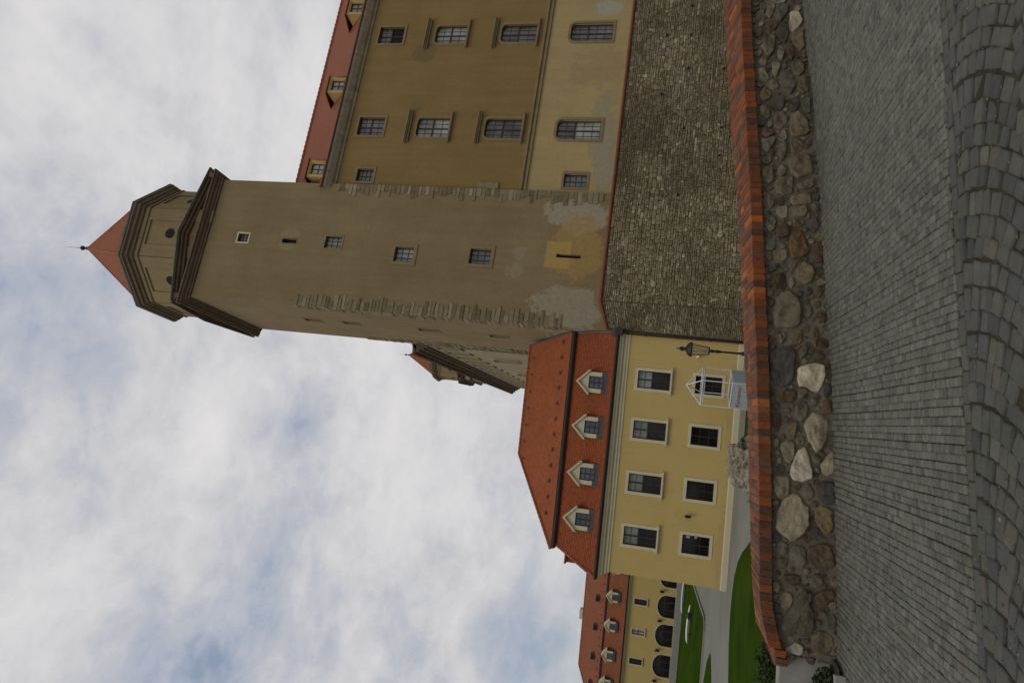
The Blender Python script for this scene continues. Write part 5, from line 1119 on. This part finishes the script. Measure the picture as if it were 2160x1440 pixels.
while lat<9.5:
    rw_=rs.uniform(.050,.060); wob=rs.uniform(0,6); t=2.6+rs.uniform(0,.05); lim=12.
    while t<lim:
        L_=rs.choice([rs.uniform(.045,.065),rs.uniform(.06,.10),rs.uniform(.05,.085)]); tc=t+L_/2
        w_=.012*noise.noise(Vector((lat*.8,tc*.9,3.)))+.001*math.sin(tc*2.1+wob)
        bend=.0 if tc<5 else -.018*(tc-5)**2*.35
        x=px*(lat+w_)+dx*tc+bend*.0; y=py*(lat+w_)+dy*tc
        hl_=L_/2; bb_=bnd(x)+.042
        if y-hl_<bb_ and y+hl_>bb_+.03: hh=y+hl_; hl_=(hh-bb_)/2; y=bb_+hl_
        if y-hl_>bb_-.001 and y<wall_y(x)+.03 and -7.95<x<7.95:
            S.append((x,y,rw_/2-.0022,hl_-.0022,g+rs.uniform(-.05,.05),rs.gauss(0,.0022)))
        t+=L_
    lat+=rw_
setts('cobbles_small',S,'sett_l')
S=[]; i=-80
def arc(t):
    tt=(t-.12+.68)%1.36-.68; return -.50*tt*tt+.007
x_=-8.5
while x_<9.5:
    wrow=rs.uniform(.105,.145); t=.044
    while t<3.3:
        L_=rs.choice([rs.uniform(.065,.09),rs.uniform(.08,.115),rs.uniform(.1,.14)]); tc=t+L_/2; xc=x_+arc(tc)+.012*noise.noise(Vector((x_*2,tc*2,9))); yc=bnd(xc)-tc
        a0=arc(tc-.03); a1=arc(tc+.03); slope=math.atan2(a1-a0,.06)
        if -8<xc<8.3: S.append((xc,yc,wrow/2*math.cos(slope)-.0052,L_/2/math.cos(slope)-.005,slope+rs.uniform(-.1,.1),rs.gauss(-.001,.0045)))
        t+=L_
    x_+=wrow
setts('cobbles_large',S,'sett_d',.13,.26)
S=[]; x_=-8
while x_<8.3:
    L_=rs.uniform(.10,.19); S.append((x_+L_/2,bnd(x_+L_/2)-.0,L_/2-.004,rs.uniform(.036,.043),.122+rs.uniform(-.03,.03),rs.gauss(-.002,.002))); x_+=L_
setts('cobble_border_row',S,'sett_d')
G=MB(); rg=random.Random(8)
for _ in range(2600):
    x=rg.uniform(-4,5); y=bnd(x)-rg.random()**1.3*1.6+.12; z=gz(x)-rg.uniform(.001,.008); r_=rg.uniform(.0025,.008)*(1 if rg.random()<.85 else 1.8)
    pts=[(x+r_*math.cos(t)*rg.uniform(.6,1.3),y+r_*math.sin(t)*rg.uniform(.6,1.3)) for t in (0,1.3,2.5,3.8,5.1)]
    n_=5; vs=[(a,b,z) for a,b in pts]+[(x,y,z+r_*.8)]; G.add(vs,[(k,(k+1)%5,5) for k in range(5)])
def gritm():
    t=mat('joint_grit',.9,.2); return fin(t,t.ramp(t.island(),[(0,(.05,.05,.04)),(.5,(.14,.12,.07)),(.8,(.10,.09,.05)),(1,(.20,.18,.13))]))
o=G.build('joint_grit',gritm(),uv=False); tag(o,kind='stuff')
# ================================================================ left end of the parapet: low concrete wall, planting, kerb
cw=MB(); cw.box(-6.5,-2.86,7.42,7.62,-2.6,0,xf=lambda p:Vector((p.x,p.y,p.z if p.z<-1 else .255+.085*(p.x+2.9)*.6))); o=cw.build('concrete_wall',M['concrete']); tag(o,'low pale grey concrete wall continuing left from the end of the fieldstone wall','low wall')
kb=MB(); kb.sweep([(-6.5,6.25),(-3.6,6.75),(-2.84,6.98)],[(0,-.2),(.09,-.2),(.09,.09),(.0,.09)],zs=[-.54,-.30,-.235]); o=kb.build('kerb',M['concrete']); tag(o,'short pale kerb at the street edge in front of the green shrubs','kerb')
pb=MB(); pb.poly([(-2.8,7.4,-.2),(-6.5,7.4,-.52),(-6.5,6.2,-.52),(-3.6,6.75,-.28),(-2.8,7.0,-.2)]); pb.build('planting_bed',M['dirt']); tag(bpy.data.objects['planting_bed'],kind='structure')
shrub('fresh green low shrub against the front of the concrete wall, behind the short kerb',(-3.05,7.15,-.24),[((0,.05,.10),(.17,.14,.12)),((-.3,.0,.17),(.24,.16,.16)),((-.75,0,.2),(.3,.2,.2)),((-1.3,0,.15),(.3,.2,.2))],.022,'leaf',5,14,650,spikes=4)
shrub('dark twiggy shrub growing behind the concrete wall, above the left end of the brick coping',(-3.2,7.85,-.5),[((.0,.1,.72),(.2,.14,.2)),((-.3,.1,.72),(.26,.2,.2)),((-.75,.1,.72),(.3,.2,.22)),((0,0,.3),(.15,.12,.3)),((-1.3,.1,.62),(.3,.25,.25))],.024,'leaf_dark',8,16,520,spikes=6)
# ================================================================ street lamp in the courtyard
lt=thing('street_lamp','black cast-iron street lamp with glazed lantern before the near yellow house','street lamp',(.40,36.0,-2.45))
m_=MB(); m_.lathe([(.17,0),(.17,.12),(.12,.2),(.10,.5),(.075,.56),(.055,.7),(.05,1.25),(.045,1.5),(.055,1.53),(.07,1.62),(.085,1.72),(.075,1.82),(.06,1.86),(.075,1.92),(.085,1.98),(.07,2.04),(.06,2.1)],12); m_.build('post',M['iron'],lt)
h=MB(); zb,zt_=2.12,2.98
def ring(r,z,t=.02): 
    q=[(r*math.cos(R(60*k+15)),r*math.sin(R(60*k+15)),z) for k in range(6)]
    for k in range(6): h.tube(q[k],q[(k+1)%6],t,t,5)
    return q
a=ring(.19,zb); b=ring(.31,zt_,.028)
for k in range(6): h.tube(a[k],b[k],.014,.017,5)
h.tube((0,0,2.08),(0,0,2.14),.19,.19,6)
o=h.build('lantern_frame',M['iron'],lt)
m_=MB(); m_.lathe([(.05,0),(.36,.0),(.385,.05),(.36,.12),(.30,.2),(.22,.27),(.12,.31),(.10,.34),(.09,.44),(.13,.47),(.13,.5),(.10,.53),(.10,.6),(.04,.63),(.02,.68),(.035,.72),(.01,.80)],14,z=2.95); m_.build('lantern_cap',M['iron'],lt)
def lampglass():
    t=mat('lantern_glass',.05,.5); t.b.inputs['Transmission Weight'].default_value=.0; t.b.inputs['Alpha'].default_value=.22; t.b.inputs['Base Color'].default_value=(.25,.24,.18,1); return t.m
m_=MB()
for k in range(6): m_.quad(a[k],a[(k+1)%6],b[(k+1)%6],b[k])
m_.build('lantern_glass',lampglass(),lt); m_=MB(); m_.lathe([(.03,0),(.05,.1),(.05,.3),(.02,.36)],8,z=2.2); m_.build('lamp_bulb',M['panel'],lt)
# ================================================================ open white stall frame with sign panel
C4=[(-1.09,35.30),(-.49,36.57),(-1.76,37.17),(-2.36,35.90)]
cx_=sum(p[0] for p in C4)/4; cy_=sum(p[1] for p in C4)/4
ks=thing('market_stall','empty white metal stall frame with pyramid top and a light panel lettered in maroon','market stall',(cx_,cy_,-2.45))
Lc=[(x-cx_,y-cy_) for x,y in C4]; m_=MB(); T_=.028
zt1,zc1,za1=2.31,.90,3.07
for k in range(4):
    a=Lc[k]; b=Lc[(k+1)%4]
    m_.tube((*a,0),(*a,zt1),T_*.9,T_*.9,6); m_.tube((*a,zt1),(*b,zt1),T_,T_,6); m_.tube((*a,zt1),(0,0,za1),T_,T_,6); m_.tube((*a,zc1),(*b,zc1),T_*1.1,T_*1.1,6)
    a2=(a[0]*.93,a[1]*.93); b2=(b[0]*.93,b[1]*.93); m_.tube((*a2,zt1-.10),(*b2,zt1-.10),T_*.7,T_*.7,6)
m_.build('frame',M['white'],ks)
def panel_between(a,b,nm):
    a=Vector(a); b=Vector(b); d_=(b-a).normalized(); out=Vector((d_.y,-d_.x)); a_=a+out*.03+d_*.03; b_=b+out*.03-d_*.03
    m_=MB(); q=[]
    for z in (.0,.84):
        for p,o_ in ((a_,0),(b_,0),(b_,.015),(a_,.015)): q.append((p.x+out.x*o_,p.y+out.y*o_,z))
    m_.add(q,[(0,1,2,3),(7,6,5,4),(3,2,6,7),(1,0,4,5),(2,1,5,6),(0,3,7,4)]); return m_.build(nm,M['panel'],ks)
pl=panel_between(Lc[3],Lc[0],'sign_panel'); panel_between(Lc[0],Lc[1],'side_panel'); panel_between(Lc[1],Lc[2],'side_panel'); panel_between(Lc[2],Lc[3],'side_panel')
tc=bpy.data.curves.new('lettering','FONT'); tc.body='Kamenný'; tc.size=.36; tc.extrude=.003; tc.shear=.35; tc.align_x='CENTER'
to_=bpy.data.objects.new('lettering_tmp',tc); col.objects.link(to_); bpy.context.view_layer.update()
me=bpy.data.meshes.new_from_object(to_.evaluated_get(bpy.context.evaluated_depsgraph_get())); bpy.data.objects.remove(to_); me.materials.clear(); me.materials.append(M['maroon'])
lo=bpy.data.objects.new('lettering',me); col.objects.link(lo); lo.parent=pl
a=Vector(Lc[3]); b=Vector(Lc[0]); d_=(b-a).normalized(); out=Vector((d_.y,-d_.x)); mp=(a+b)/2+out*.052-d_*.05
lo.location=(mp.x,mp.y,.46); lo.rotation_euler=(R(90),0,math.atan2(d_.y,d_.x)); lo.scale=(.86,.8,1)
# lower left sculpture/lawn weeds by the wall crest
w_=MB(); rr=random.Random(5)
for k in range(26): 
    p=Vector((rr.uniform(-.05,.05),rr.uniform(-.05,.05),0)); w_.tube(p,p+Vector((rr.uniform(-.05,.05),rr.uniform(-.04,.04),rr.uniform(.05,.13))),.0025,.001,4)
o=w_.build('grass_tuft',M['leaf']); o.scale=(.4,.4,.4); o.location=(-1.48,7.72,.62); tag(o,'tiny grass tuft sprouting at the back edge of the brick coping','grass tuft')
